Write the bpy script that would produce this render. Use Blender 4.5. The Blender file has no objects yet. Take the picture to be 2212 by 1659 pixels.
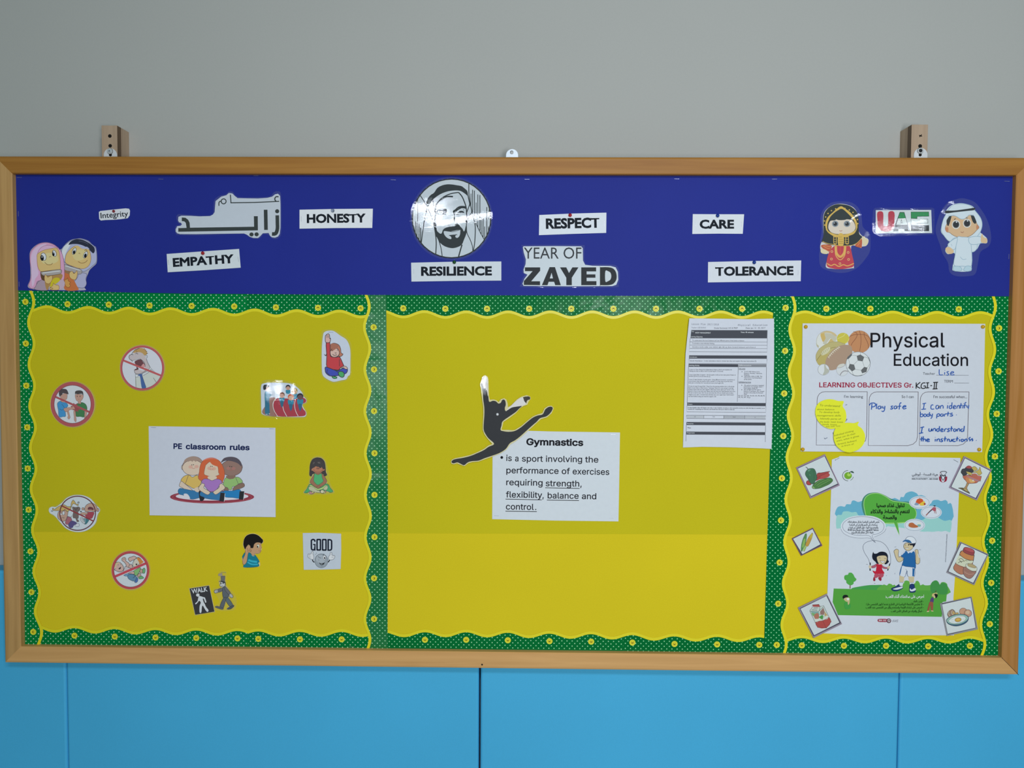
import bpy, bmesh, math, random, os
import numpy as np
from mathutils import Vector, Matrix
from mathutils.geometry import tessellate_polygon, delaunay_2d_cdt
random.seed(7)
C = bpy.context.scene.collection
Z0 = 1.45                                    # height of the board's centre above the floor

# ------------------------------------------------------------------ camera, world, light, exposure
CAM = Vector((0.03810347, -1.82411537, 0.14457049 + Z0))
ROT = (Matrix.Rotation(0.01597932, 3, 'Z') @ Matrix.Rotation(-0.00548641, 3, 'Y') @ Matrix.Rotation(1.53269594, 3, 'X'))
FPX = 1660.0
cd = bpy.data.cameras.new('camera'); cam = bpy.data.objects.new('camera', cd); C.objects.link(cam)
cam.matrix_world = Matrix.Translation(CAM) @ ROT.to_4x4()
cd.sensor_fit = 'HORIZONTAL'; cd.sensor_width = 36.0; cd.lens = FPX / 2212 * 36.0; cd.clip_start = 0.01
bpy.context.scene.camera = cam
vs = bpy.context.scene.view_settings
vs.view_transform = 'Standard'; vs.look = 'None'; vs.gamma = 1.0; vs.use_curve_mapping = False
vs.exposure = 0.06
wd = bpy.data.worlds.new('world'); bpy.context.scene.world = wd; wd.use_nodes = True
wd.node_tree.nodes['Background'].inputs[0].default_value = (0.62, 1.04, 1.05, 1)
wd.node_tree.nodes['Background'].inputs[1].default_value = 0.13
def lamp(name, loc, target, sx, sy, watts, col):
    l = bpy.data.lights.new(name, 'AREA'); l.shape = 'RECTANGLE'; l.size = sx; l.size_y = sy
    l.energy = watts; l.color = col
    o = bpy.data.objects.new(name, l); C.objects.link(o); o.location = loc
    o.rotation_euler = (Vector(target) - Vector(loc)).to_track_quat('-Z', 'Y').to_euler()
    return o
lamp('ceiling_lamp', (-0.55, -4.4, 2.72), (-0.1, 0, 1.2), 0.75, 0.045, 5, (0.92, 0.98, 1.08))
lamp('ceiling_lamp', (3.0, -4.4, 2.62), (0.8, 0, 1.3), 0.5, 0.04, 2, (0.92, 0.98, 1.08))
lamp('ceiling_lamp', (0.6, -3.0, 2.97), (0.5, 0, 1.2), 1.4, 0.35, 31, (0.92, 0.97, 1.08))
lamp('window_light', (0.62, -2.6, 1.47), (0.3, 0, 1.2), 0.5, 0.8, 24, (0.94, 0.97, 1.05))  # added fill behind the camera to brighten the board, not a real window
lamp('window_light', (-1.46, -6.0, 1.28), (-0.3, 0, 1.45), 0.17, 0.9, 4, (0.94, 0.98, 1.05))  # this and the next two: window panes placed for the laminate glints
lamp('window_light', (-0.20, -6.0, 1.31), (0, 0, 1.45), 0.46, 0.15, 4, (0.94, 0.98, 1.05))
lamp('window_light', (-2.42, -6.0, 1.22), (-0.5, 0, 1.45), 0.13, 0.11, 1.6, (0.94, 0.98, 1.05))

# ------------------------------------------------------------------ helpers
def lin(h):
    o = []
    for i in (0, 2, 4):
        c = int(h[i:i+2], 16) / 255
        o.append(c / 12.92 if c <= 0.04045 else ((c + 0.055) / 1.055) ** 2.4)
    return o
def P(px, py, y=0.0):
    """point of the plane at depth y that the photograph shows at pixel (px, py)"""
    d = ROT @ Vector(((px - 1106) / FPX, -(py - 829.5) / FPX, -1.0))
    return CAM + d * ((y - CAM.y) / d.y)
REFS = [(0, (158, 176, 188)), (500, (170, 188, 200)), (1100, (196, 206, 217)), (1600, (198, 203, 214)), (2212, (186, 192, 206))]
def refwhite(x):
    for (a, ca), (b, cb) in zip(REFS, REFS[1:]):
        if x <= b or b == 2212:
            t = min(1, max(0, (x - a) / (b - a)))
            c = [ca[i] + (cb[i] - ca[i]) * t for i in range(3)]
            return [((v / 255 + 0.055) / 1.055) ** 2.4 for v in c]
def albedo(h, x):
    r = refwhite(x); l = lin(h)
    return tuple(min(0.92, 0.80 * l[i] / r[i] * (0.97, 1.0, 1.03)[i]) for i in range(3))
MC = {}
def mat(name, rgb, rough=0.6, metal=0.0, spec=0.3):
    k = (name, tuple(round(c, 3) for c in rgb), rough, metal)
    if k in MC: return MC[k]
    m = bpy.data.materials.new(name); m.use_nodes = True
    b = m.node_tree.nodes['Principled BSDF']
    b.inputs['Base Color'].default_value = (*rgb, 1); b.inputs['Roughness'].default_value = rough
    b.inputs['Metallic'].default_value = metal; b.inputs['Specular IOR Level'].default_value = spec
    MC[k] = m; return m
def ink(h, x): return mat('ink_' + h, albedo(h, x), 0.65, 0, 0.2)
def paper_mat(name, rgb, scale=60, amt=0.04, bump=0.05, rough=0.6, spec=0.3, blotch=0.05):
    m = mat(name, rgb, rough, 0, spec); nt = m.node_tree; N = nt.nodes; L = nt.links
    b = N['Principled BSDF']
    tc = N.new('ShaderNodeTexCoord')
    n1 = N.new('ShaderNodeTexNoise'); n1.inputs['Scale'].default_value = scale; n1.inputs['Detail'].default_value = 4
    n2 = N.new('ShaderNodeTexNoise'); n2.inputs['Scale'].default_value = 2.2; n2.inputs['Detail'].default_value = 3
    L.new(tc.outputs['Object'], n1.inputs['Vector']); L.new(tc.outputs['Object'], n2.inputs['Vector'])
    def rng(src, a):
        r = N.new('ShaderNodeMapRange'); r.inputs['From Min'].default_value = 0.3; r.inputs['From Max'].default_value = 0.7
        r.inputs['To Min'].default_value = 1 - a; r.inputs['To Max'].default_value = 1 + a
        L.new(src, r.inputs['Value']); return r.outputs[0]
    mu = N.new('ShaderNodeMath'); mu.operation = 'MULTIPLY'
    L.new(rng(n1.outputs[0], amt), mu.inputs[0]); L.new(rng(n2.outputs[0], blotch), mu.inputs[1])
    vm = N.new('ShaderNodeVectorMath'); vm.operation = 'SCALE'; vm.inputs[0].default_value = rgb
    L.new(mu.outputs[0], vm.inputs['Scale']); L.new(vm.outputs[0], b.inputs['Base Color'])
    if bump:
        bp = N.new('ShaderNodeBump'); bp.inputs['Strength'].default_value = bump; bp.inputs['Distance'].default_value = 0.002
        L.new(n1.outputs[0], bp.inputs['Height']); L.new(bp.outputs[0], b.inputs['Normal'])
    return m
def wood_mat(name, a, bcol, axis='X', scale=1.0):
    m = mat(name, a, 0.5, 0, 0.35); nt = m.node_tree; N = nt.nodes; L = nt.links; b = N['Principled BSDF']
    tc = N.new('ShaderNodeTexCoord'); mp = N.new('ShaderNodeMapping')
    s = {'X': (2.5, 60, 60), 'Z': (60, 60, 2.5)}[axis]; mp.inputs['Scale'].default_value = [v * scale for v in s]
    L.new(tc.outputs['Object'], mp.inputs['Vector'])
    n = N.new('ShaderNodeTexNoise'); n.inputs['Scale'].default_value = 1.0; n.inputs['Detail'].default_value = 6; n.inputs['Distortion'].default_value = 0.8
    L.new(mp.outputs[0], n.inputs['Vector'])
    cr = N.new('ShaderNodeValToRGB'); cr.color_ramp.elements[0].position = 0.3; cr.color_ramp.elements[1].position = 0.72
    cr.color_ramp.elements[0].color = (*bcol, 1); cr.color_ramp.elements[1].color = (*a, 1)
    L.new(n.outputs[0], cr.inputs[0]); L.new(cr.outputs[0], b.inputs['Base Color'])
    bp = N.new('ShaderNodeBump'); bp.inputs['Strength'].default_value = 0.08; bp.inputs['Distance'].default_value = 0.001
    L.new(n.outputs[0], bp.inputs['Height']); L.new(bp.outputs[0], b.inputs['Normal'])
    return m
def film_mat(name='laminate', milky=0.045, gloss=0.03, rough=0.03, fine=0.04, wave=0.04):
    if name in MC: return MC[name]
    m = bpy.data.materials.new(name); m.use_nodes = True; nt = m.node_tree; N = nt.nodes; L = nt.links
    N.remove(N['Principled BSDF']); out = N['Material Output']
    tr = N.new('ShaderNodeBsdfTransparent'); di = N.new('ShaderNodeBsdfDiffuse'); gl = N.new('ShaderNodeBsdfGlossy')
    di.inputs[0].default_value = (0.8, 0.83, 0.87, 1); gl.inputs['Roughness'].default_value = rough
    m1 = N.new('ShaderNodeMixShader'); m1.inputs[0].default_value = milky; L.new(tr.outputs[0], m1.inputs[1]); L.new(di.outputs[0], m1.inputs[2])
    m2 = N.new('ShaderNodeMixShader'); m2.inputs[0].default_value = gloss; L.new(m1.outputs[0], m2.inputs[1]); L.new(gl.outputs[0], m2.inputs[2])
    L.new(m2.outputs[0], out.inputs[0])
    tc = N.new('ShaderNodeTexCoord')
    a = N.new('ShaderNodeTexNoise'); a.inputs['Scale'].default_value = 420; a.inputs['Detail'].default_value = 2; L.new(tc.outputs['Object'], a.inputs['Vector'])
    w = N.new('ShaderNodeTexNoise'); w.inputs['Scale'].default_value = 38; w.inputs['Detail'].default_value = 2; L.new(tc.outputs['Object'], w.inputs['Vector'])
    b1 = N.new('ShaderNodeBump'); b1.inputs['Strength'].default_value = wave; b1.inputs['Distance'].default_value = 0.002; L.new(w.outputs[0], b1.inputs['Height'])
    b2 = N.new('ShaderNodeBump'); b2.inputs['Strength'].default_value = fine; b2.inputs['Distance'].default_value = 0.0002; L.new(a.outputs[0], b2.inputs['Height'])
    L.new(b1.outputs[0], b2.inputs['Normal']); L.new(b2.outputs[0], gl.inputs['Normal'])
    MC[name] = m; return m

def tag(o, label=None, cat=None, group=None, kind=None):
    if label: o['label'] = label
    if cat: o['category'] = cat
    if group: o['group'] = group
    if kind: o['kind'] = kind
    return o
def link(name, me, loc=(0, 0, 0), parent=None):
    o = bpy.data.objects.new(name, me); C.objects.link(o)
    if parent is not None: o.parent = parent
    o.location = loc
    return o
def empty(name, loc): return link(name, None, loc)
def mesh(name, verts, faces, mats, mi=None, smooth=False):
    me = bpy.data.meshes.new(name); me.from_pydata([tuple(v) for v in verts], [], faces)
    for m in mats: me.materials.append(m)
    if mi: me.polygons.foreach_set('material_index', mi)
    if smooth: me.polygons.foreach_set('use_smooth', [True] * len(me.polygons))
    me.update(); return me
def box(x0, x1, y0, y1, z0, z1, bevel=0.0, seg=2):
    bm = bmesh.new(); bmesh.ops.create_cube(bm, size=1)
    for v in bm.verts:
        v.co = Vector(((x0 + x1) / 2 + v.co.x * (x1 - x0), (y0 + y1) / 2 + v.co.y * (y1 - y0), (z0 + z1) / 2 + v.co.z * (z1 - z0)))
    if bevel: bmesh.ops.bevel(bm, geom=bm.edges[:], offset=bevel, segments=seg, affect='EDGES', profile=0.5)
    return bm
def bm_obj(name, bm, m, loc=(0, 0, 0), parent=None, smooth=False):
    me = bpy.data.meshes.new(name); bm.to_mesh(me); bm.free()
    me.materials.append(m)
    if smooth: me.polygons.foreach_set('use_smooth', [True] * len(me.polygons))
    return link(name, me, loc, parent)
def disc_bm(r, y0, y1, n=24, bevel=0.0):
    bm = bmesh.new()
    bmesh.ops.create_cone(bm, cap_ends=True, segments=n, radius1=r, radius2=r, depth=abs(y1 - y0), matrix=Matrix.Translation((0, (y0 + y1) / 2, 0)) @ Matrix.Rotation(math.pi / 2, 4, 'X'))
    if bevel:
        e = [e for e in bm.edges if len(e.link_faces) == 2 and abs(e.link_faces[0].normal.dot(e.link_faces[1].normal)) < 0.3]
        bmesh.ops.bevel(bm, geom=e, offset=bevel, segments=2, affect='EDGES')
    return bm

def pts(s):
    v = [float(t) for t in s.replace(',', ' ').split()] if isinstance(s, str) else [c for p in s for c in p]
    return list(zip(v[::2], v[1::2]))
def smooth(p, closed, n=5):
    if len(p) < 3: return p
    o = []; N = len(p)
    for i in range(N if closed else N - 1):
        if closed: a, b, c, d = p[i - 1], p[i], p[(i + 1) % N], p[(i + 2) % N]
        else: a, b, c, d = p[max(i - 1, 0)], p[i], p[i + 1], p[min(i + 2, N - 1)]
        for k in range(n):
            t = k / n
            o.append(tuple(0.5 * ((2 * b[j]) + (-a[j] + c[j]) * t + (2 * a[j] - 5 * b[j] + 4 * c[j] - d[j]) * t * t + (-a[j] + 3 * b[j] - 3 * c[j] + d[j]) * t ** 3) for j in (0, 1)))
    if not closed: o.append(p[-1])
    return o
def ell(x, y, rx, ry=None, rot=0, n=28):
    ry = rx if ry is None else ry; r = math.radians(rot); o = []
    for i in range(n):
        a = 2 * math.pi * i / n; u, v = rx * math.cos(a), ry * math.sin(a)
        o.append((x + u * math.cos(r) - v * math.sin(r), y + u * math.sin(r) + v * math.cos(r)))
    return o
FD = os.path.join(bpy.utils.resource_path('LOCAL'), 'datafiles', 'fonts')
FONTS = {}
def font(n):
    if n not in FONTS:
        try: FONTS[n] = bpy.data.fonts.load(os.path.join(FD, n))
        except Exception: FONTS[n] = None
    return FONTS[n]
TC = {}
def textmesh(s, bold=0.0, fnt=None, res=3):
    k = (s, bold, fnt)
    if k in TC: return TC[k]
    c = bpy.data.curves.new('t', 'FONT'); c.body = s; c.size = 1; c.resolution_u = res
    if fnt: c.fill_mode = 'NONE'
    f = font(fnt) if fnt else None
    if f: c.font = f
    o = bpy.data.objects.new('t', c); C.objects.link(o)
    bpy.context.view_layer.update()
    dg = bpy.context.evaluated_depsgraph_get(); me = bpy.data.meshes.new_from_object(o.evaluated_get(dg))
    V = [(v.co.x, v.co.y) for v in me.vertices]; Fc = [tuple(p.vertices) for p in me.polygons]; ed = [tuple(e.vertices) for e in me.edges]
    bpy.data.objects.remove(o); bpy.data.curves.remove(c); bpy.data.meshes.remove(me)
    if fnt:                                        # fill by winding number: these outlines overlap
        P_ = np.array(V); r = delaunay_2d_cdt([Vector(v) for v in V], ed, [], 0, 1e-7)
        A_, B_ = P_[[e[0] for e in ed]], P_[[e[1] for e in ed]]
        V = [(v[0], v[1]) for v in r[0]]; Fc = []
        for f in r[2]:
            cx = sum(V[i][0] for i in f) / len(f); cy = sum(V[i][1] for i in f) / len(f)
            up = (A_[:, 1] <= cy) & (B_[:, 1] > cy); dn = (A_[:, 1] > cy) & (B_[:, 1] <= cy)
            side = (B_[:, 0] - A_[:, 0]) * (cy - A_[:, 1]) - (cx - A_[:, 0]) * (B_[:, 1] - A_[:, 1])
            if int((up & (side > 0)).sum()) - int((dn & (side < 0)).sum()) != 0: Fc.append(tuple(f))
    if bold:
        # embolden: push every outline outward by `bold` with mitred corners
        seen = {}
        for f in Fc:
            ar_ = sum(V[f[i - 1]][0] * V[f[i]][1] - V[f[i]][0] * V[f[i - 1]][1] for i in range(len(f)))
            g = f if ar_ > 0 else tuple(reversed(f))
            for i in range(len(g)): seen[(g[i - 1], g[i])] = True
        nxt = {a: b for a, b in seen if (b, a) not in seen}
        prv = {b: a for a, b in nxt.items()}
        off = {}
        def nrm(a, b):
            dx, dy = V[b][0] - V[a][0], V[b][1] - V[a][1]; L = math.hypot(dx, dy) or 1
            return dy / L, -dx / L
        for v in nxt:
            if v not in prv: continue
            n1 = nrm(prv[v], v); n2 = nrm(v, nxt[v]); mx, my = n1[0] + n2[0], n1[1] + n2[1]; L = math.hypot(mx, my) or 1
            mx, my = mx / L, my / L; k2 = min(1.8, 1 / max(0.35, mx * n1[0] + my * n1[1]))
            off[v] = len(V); V.append((V[v][0] + mx * bold * k2, V[v][1] + my * bold * k2))
        for a, b in nxt.items():
            if a in off and b in off: Fc.append((a, off[a], off[b], b))
    TC[k] = (V, Fc); return TC[k]
# Arabic letters to their joined forms, in visual order
AR = {}
def _ar():
    code = 0xFE80
    for ch, n in [(0x621, 1), (0x622, 2), (0x623, 2), (0x624, 2), (0x625, 2), (0x626, 4), (0x627, 2), (0x628, 4), (0x629, 2), (0x62A, 4), (0x62B, 4), (0x62C, 4), (0x62D, 4), (0x62E, 4), (0x62F, 2), (0x630, 2), (0x631, 2), (0x632, 2), (0x633, 4), (0x634, 4), (0x635, 4), (0x636, 4), (0x637, 4), (0x638, 4), (0x639, 4), (0x63A, 4), (0x641, 4), (0x642, 4), (0x643, 4), (0x644, 4), (0x645, 4), (0x646, 4), (0x647, 4), (0x648, 2), (0x649, 2), (0x64A, 4)]:
        AR[chr(ch)] = (code, n); code += n
_ar()
def ar(s):
    s = s.replace('ً', '').replace('ٍ', '')
    out = []; i = 0
    def joins_next(c): return c in AR and AR[c][1] == 4
    while i < len(s):
        c = s[i]
        if c not in AR: out.append(c); i += 1; continue
        prev = i > 0 and joins_next(s[i - 1])
        if c == 'ل' and i + 1 < len(s) and s[i + 1] in 'اأإآ':
            base = {'آ': 0xFEF5, 'أ': 0xFEF7, 'إ': 0xFEF9, 'ا': 0xFEFB}[s[i + 1]]
            out.append(chr(base + (1 if prev else 0))); i += 2; continue
        nxt = i + 1 < len(s) and s[i + 1] in AR and s[i + 1] != 'ء'
        code, n = AR[c]
        if n == 1: f = 0
        elif n == 2: f = 1 if prev else 0
        else: f = (3 if nxt else 1) if prev else (2 if nxt else 0)
        out.append(chr(code + f)); i += 1
    toks = []; num = ''
    for c in out:
        if c.isdigit() or (c == '-' and num): num += c; continue
        if num: toks.append(num); num = ''
        toks.append(c)
    if num: toks.append(num)
    return ''.join(reversed(toks))

EPS = 0.000008
class Item:
    """a flat thing fixed to the board: a sheet with print on it, drawn in the photograph's coordinates
    and laid on the board's plane at `off` metres in front of the board's face"""
    def __init__(s, name, label, cat, off, crop=(0, 0, 1), group=None, tilt=(0, 0), xref=None):
        s.name, s.label, s.cat, s.off, s.crop, s.group, s.tilt = name, label, cat, off, crop, group, tilt
        s.parts = {}; s.order = []; s.n = 0; s.xref = xref; s.o = None; s.cur = ('print', 0)
    def px(s, p): return (s.crop[0] + p[0] / s.crop[2], s.crop[1] + p[1] / s.crop[2])
    def w(s, q, extra=0.0):
        """pixel -> local coordinates"""
        x, y = q; t = (s.tilt[0] * (x - s.cx) + s.tilt[1] * (y - s.cy)) * 1e-5
        return P(x, y, -(s.off + extra + t)) - s.org
    def sheet(s, poly, col, sm=False, thick=0.0004, material=None):
        poly = pts(poly) if isinstance(poly, str) else poly
        poly = [s.px(p) for p in poly]
        if sm: poly = smooth(poly, True)
        s.cx = sum(p[0] for p in poly) / len(poly); s.cy = sum(p[1] for p in poly) / len(poly)
        s.xr = s.xref if s.xref is not None else s.cx
        s.org = P(s.cx, s.cy, -s.off)
        n = len(poly); F = [s.w(p) for p in poly]; B = [v + Vector((0, thick, 0)) for v in F]
        tris = tessellate_polygon([[Vector((p[0], -p[1], 0)) for p in poly]])
        faces = [orient(F, t) for t in tris]
        faces += [(i, (i + 1) % n, n + (i + 1) % n, n + i) for i in range(n)]
        m = material or paper_mat('paper_' + col, albedo(col, s.xr), 90, 0.015, 0.02, 0.6, 0.25, 0.02)
        s.o = link(s.name, mesh(s.name, F + B, faces, [m]), s.org)
        tag(s.o, s.label, s.cat, s.group); return s
    def part(s, name, key=0): s.cur = (name, key); return s
    def _add(s, V, Fc, m):
        p = s.parts.setdefault(s.cur, ([], [], [], []))
        if s.cur not in s.order: s.order.append(s.cur)
        if m not in p[3]: p[3].append(m)
        k = p[3].index(m); b = len(p[0]); s.n += 1
        vv = [s.w(q, 0.00002 + s.n * EPS) for q in V]
        p[0].extend(vv)
        for f in Fc:
            p[1].append(tuple(b + i for i in orient(vv, f))); p[2].append(k)
    def f(s, col, p, sm=True, n=4):
        p = pts(p) if isinstance(p, str) else p
        p = [s.px(q) for q in p]
        if sm and len(p) > 3: p = smooth(p, True, n)
        tr = tessellate_polygon([[Vector((q[0], -q[1], 0)) for q in p]])
        s._add(p, tr, ink(col, s.xr)); return s
    def F(s, col, p): return s.f(col, p, False)
    def e(s, col, x, y, rx, ry=None, rot=0, n=28): return s.f(col, ell(x, y, rx, ry, rot, n), False)
    def l(s, col, w, p, sm=True, closed=False, n=4):
        p = pts(p) if isinstance(p, str) else p
        p = [s.px(q) for q in p]; w = w / s.crop[2]
        if sm: p = smooth(p, closed, n)
        N = len(p); V = []; Fc = []
        for i in range(N):
            a = p[i - 1] if (i or closed) else p[i]; b = p[(i + 1) % N] if (i < N - 1 or closed) else p[i]
            dx, dy = b[0] - a[0], b[1] - a[1]; L = math.hypot(dx, dy) or 1
            nx, ny = -dy / L * w / 2, dx / L * w / 2
            V += [(p[i][0] + nx, p[i][1] + ny), (p[i][0] - nx, p[i][1] - ny)]
        for i in range(N if closed else N - 1):
            j = (i + 1) % N; Fc.append((2 * i, 2 * i + 1, 2 * j + 1, 2 * j))
        s._add(V, Fc, ink(col, s.xr)); return s
    def L(s, col, w, p, closed=False): return s.l(col, w, p, False, closed)
    def fo(s, col, oc, w, p, sm=True, n=4):
        p = pts(p) if isinstance(p, str) else p
        s.f(col, p, sm, n); return s.l(oc, w, p, sm, True, n)
    def ring(s, col, x, y, rx, w, ry=None, rot=0, n=40): return s.l(col, w, ell(x, y, rx, ry, rot, n), False, True)
    def t(s, col, txt, x0, y0, x1, y1=None, h=10, bold=0.0, fnt=None, ital=0.0):
        """lettering whose ink runs from (x0,y0) to (x1,y1) on its baseline, capitals h high"""
        y1 = y0 if y1 is None else y1
        V, Fc = textmesh(txt, bold, fnt)
        if not V: return s
        cap = max(v[1] for v in textmesh('H', bold, fnt)[0]); cap0 = min(v[1] for v in textmesh('H', bold, fnt)[0])
        mx = min(v[0] for v in V); Mx = max(v[0] for v in V)
        L = math.hypot(x1 - x0, y1 - y0); ux, uy = (x1 - x0) / L, (y1 - y0) / L
        sx = L / (Mx - mx); sy = h / (cap - cap0)
        q = []
        for v in V:
            yy = (v[1] - cap0) * sy; a = (v[0] - mx) * sx + ital * yy
            q.append(s.px((x0 + ux * a + uy * yy, y0 + uy * a - ux * yy)))
        s._add(q, Fc, ink(col, s.xr)); return s
    def film(s, poly, sm=True, fn=None, material=None, grid=3.0):
        """clear laminate sheet over everything; fn(px, py) gives its lift off the sheet in metres"""
        poly = pts(poly) if isinstance(poly, str) else poly
        poly = [s.px(p) for p in poly]
        if sm: poly = smooth(poly, True, 3)
        extra = 0.00004 + (s.n + 6) * EPS
        if fn is None:
            tr = tessellate_polygon([[Vector((q[0], -q[1], 0)) for q in poly]]); V = poly
            vv = [s.w(q, extra) for q in V]
        else:
            x0, x1 = min(p[0] for p in poly), max(p[0] for p in poly); y0, y1 = min(p[1] for p in poly), max(p[1] for p in poly)
            inner = []
            for i in range(1, int((x1 - x0) / grid) + 1):
                for j in range(1, int((y1 - y0) / grid) + 1):
                    q = (x0 + i * grid, y0 + j * grid)
                    if inside(q, poly): inner.append(q)
            n = len(poly)
            r = delaunay_2d_cdt([Vector(p) for p in poly + inner], [(i, (i + 1) % n) for i in range(n)], [list(range(n))], 1, 1e-5)
            V = [(v[0], v[1]) for v in r[0]]; tr = r[2]
            vv = [s.w(q, extra + max(0.0, fn(*q))) for q in V]
        faces = [orient(vv, f) for f in tr]
        me = mesh('laminate', vv, faces, [material or film_mat()], smooth=True)
        link('laminate', me, parent=s.o); return s
    def done(s):
        for k in s.order:
            V, Fc, mi, ms = s.parts[k]
            link(k[0], mesh(k[0], V, Fc, ms, mi), parent=s.o)
        return s.o
def orient(V, f):
    a, b, c = V[f[0]], V[f[1]], V[f[2]]
    return tuple(f) if (b - a).cross(c - a).y < 0 else tuple(reversed(f))
def inside(q, poly):
    x, y = q; r = False; n = len(poly)
    for i in range(n):
        (a, b), (c, d) = poly[i], poly[i - 1]
        if (b > y) != (d > y) and x < (c - a) * (y - b) / (d - b) + a: r = not r
    return r

# ------------------------------------------------------------------ the setting
YW = 0.0775                                   # face of the wall behind the board
wallm = paper_mat('wall_paint', (0.51, 0.505, 0.46), 220, 0.012, 0.05, 0.7, 0.2, 0.012)
tag(bm_obj('wall_back', box(-3.2, 3.2, YW, YW + 0.12, 0, 3.0), wallm), kind='structure')
tag(bm_obj('floor', box(-3.2, 3.2, -7.0, YW + 0.12, -0.05, 0), paper_mat('vinyl_floor', (0.42, 0.42, 0.40), 30, 0.04, 0.02, 0.4)), kind='structure')
# blue padded wall panels, standing against the wall below the board
padm = paper_mat('blue_vinyl', (0.078, 0.51, 0.83), 400, 0.02, 0.03, 0.5, 0.3, 0.03)
PY = 0.024
seams = [P(x, 1550, PY).x for x in (144, 1036, 1942)]
wpad = 1.017
edges = [seams[0] - wpad, seams[0], seams[1], seams[2], seams[2] + wpad]
plab = ['blue padded wall panel at the far left, cut off by the picture edge', 'blue padded wall panel under the left half of the board',
        'blue padded wall panel under the right half of the board', 'blue padded wall panel below the right corner of the board']
gaps = [0.0, 0.0007, 0.0021, 0.0009, 0.0]
for i in range(4):
    x0, x1 = edges[i] + gaps[i], edges[i + 1] - gaps[i + 1]
    bm = box(x0, x1, PY, YW - 0.001, 0.06, 1.058, 0.006, 3)
    o = bm_obj('padded_wall_panel', bm, padm, smooth=True); tag(o, plab[i], 'wall pad', 'blue padded panels along the wall')
    o.data.polygons.foreach_set('use_smooth', [abs(max(p.normal, key=abs)) < 0.99 for p in o.data.polygons])

# ------------------------------------------------------------------ the notice board: four mitred rails and the soft board inside
HW, HH = 1.17, 0.564525; RW = 0.0405
board = empty('notice_board', (0, 0.02, Z0)); tag(board, 'long wooden framed notice board hung on the wall above blue padding', 'notice board')
sec = [(0.0, 0.018), (0.0, -0.016), (0.002, -0.018), (RW - 0.005, -0.018), (RW - 0.0015, -0.0165), (RW, -0.013), (RW, 0.020), (0.0, 0.020)]
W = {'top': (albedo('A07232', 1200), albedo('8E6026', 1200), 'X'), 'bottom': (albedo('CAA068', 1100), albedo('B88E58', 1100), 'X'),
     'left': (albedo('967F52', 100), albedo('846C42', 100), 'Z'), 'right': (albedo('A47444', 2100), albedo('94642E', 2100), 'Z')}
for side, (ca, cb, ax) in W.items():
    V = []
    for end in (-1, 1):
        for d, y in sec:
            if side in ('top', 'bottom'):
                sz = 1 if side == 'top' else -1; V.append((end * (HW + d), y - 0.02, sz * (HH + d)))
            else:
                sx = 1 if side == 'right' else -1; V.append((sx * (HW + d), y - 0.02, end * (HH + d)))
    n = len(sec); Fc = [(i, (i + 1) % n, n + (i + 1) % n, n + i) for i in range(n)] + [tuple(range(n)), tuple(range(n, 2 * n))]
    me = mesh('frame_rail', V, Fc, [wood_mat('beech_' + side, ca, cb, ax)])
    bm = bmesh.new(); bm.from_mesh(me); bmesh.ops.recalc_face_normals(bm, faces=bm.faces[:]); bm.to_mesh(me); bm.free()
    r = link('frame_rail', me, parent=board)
    if side == 'bottom':
        q = P(1041.3, 1435.7, -0.0181) - Vector((0, 0.02, Z0))
        bm_obj('screw_hole', disc_bm(0.0021, -0.0001, 0.0006, 14), mat('dark_hole', (0.01, 0.008, 0.006), 0.9), q, r)
bm_obj('soft_board', box(-HW - 0.01, HW + 0.01, -0.018, -0.002, -HH - 0.01, HH + 0.01), paper_mat('fibre_board', (0.3, 0.24, 0.15), 100), parent=board)
# the mitre at the bottom right corner stands slightly open
gb = box(-0.0003, RW * 1.40, -0.0002, 0.001, -0.00045, 0.00045); bmesh.ops.rotate(gb, verts=gb.verts[:], matrix=Matrix.Rotation(math.radians(45), 3, 'Y'))
bm_obj('mitre_gap', gb, mat('dark_hole', (0.01, 0.008, 0.006), 0.9), (HW, -0.018 - 0.02, -HH), board)

# wooden wall brackets with their metal hanging plates
lw = wood_mat('pale_wood', albedo('B09A86', 1500), albedo('9C8672', 1500), 'Z', 1.4)
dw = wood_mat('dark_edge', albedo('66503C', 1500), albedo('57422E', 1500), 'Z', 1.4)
steel = mat('zinc_plate', (0.56, 0.62, 0.66), 0.38, 0.35)
holem = mat('dark_hole', (0.01, 0.008, 0.006), 0.9)
def dome_plate(w, h, y0, y1, n=18):
    """tongue shaped plate with a round top, origin at its foot"""
    pr = [(-w / 2, -h)] + [(-w / 2 * math.cos(math.pi * i / n), w / 2 * math.sin(math.pi * i / n)) for i in range(n + 1)] + [(w / 2, -h)]
    V = [(x, y0, z) for x, z in pr] + [(x, y1, z) for x, z in pr]; k = len(pr)
    Fc = [tuple(range(k)), tuple(range(2 * k - 1, k - 1, -1))] + [(i, (i + 1) % k, k + (i + 1) % k, k + i) for i in range(k)]
    me = mesh('plate', V, Fc, [steel]); bm = bmesh.new(); bm.from_mesh(me); bmesh.ops.recalc_face_normals(bm, faces=bm.faces[:]); bm.to_mesh(me); bm.free()
    return me
YB = 0.022
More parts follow.
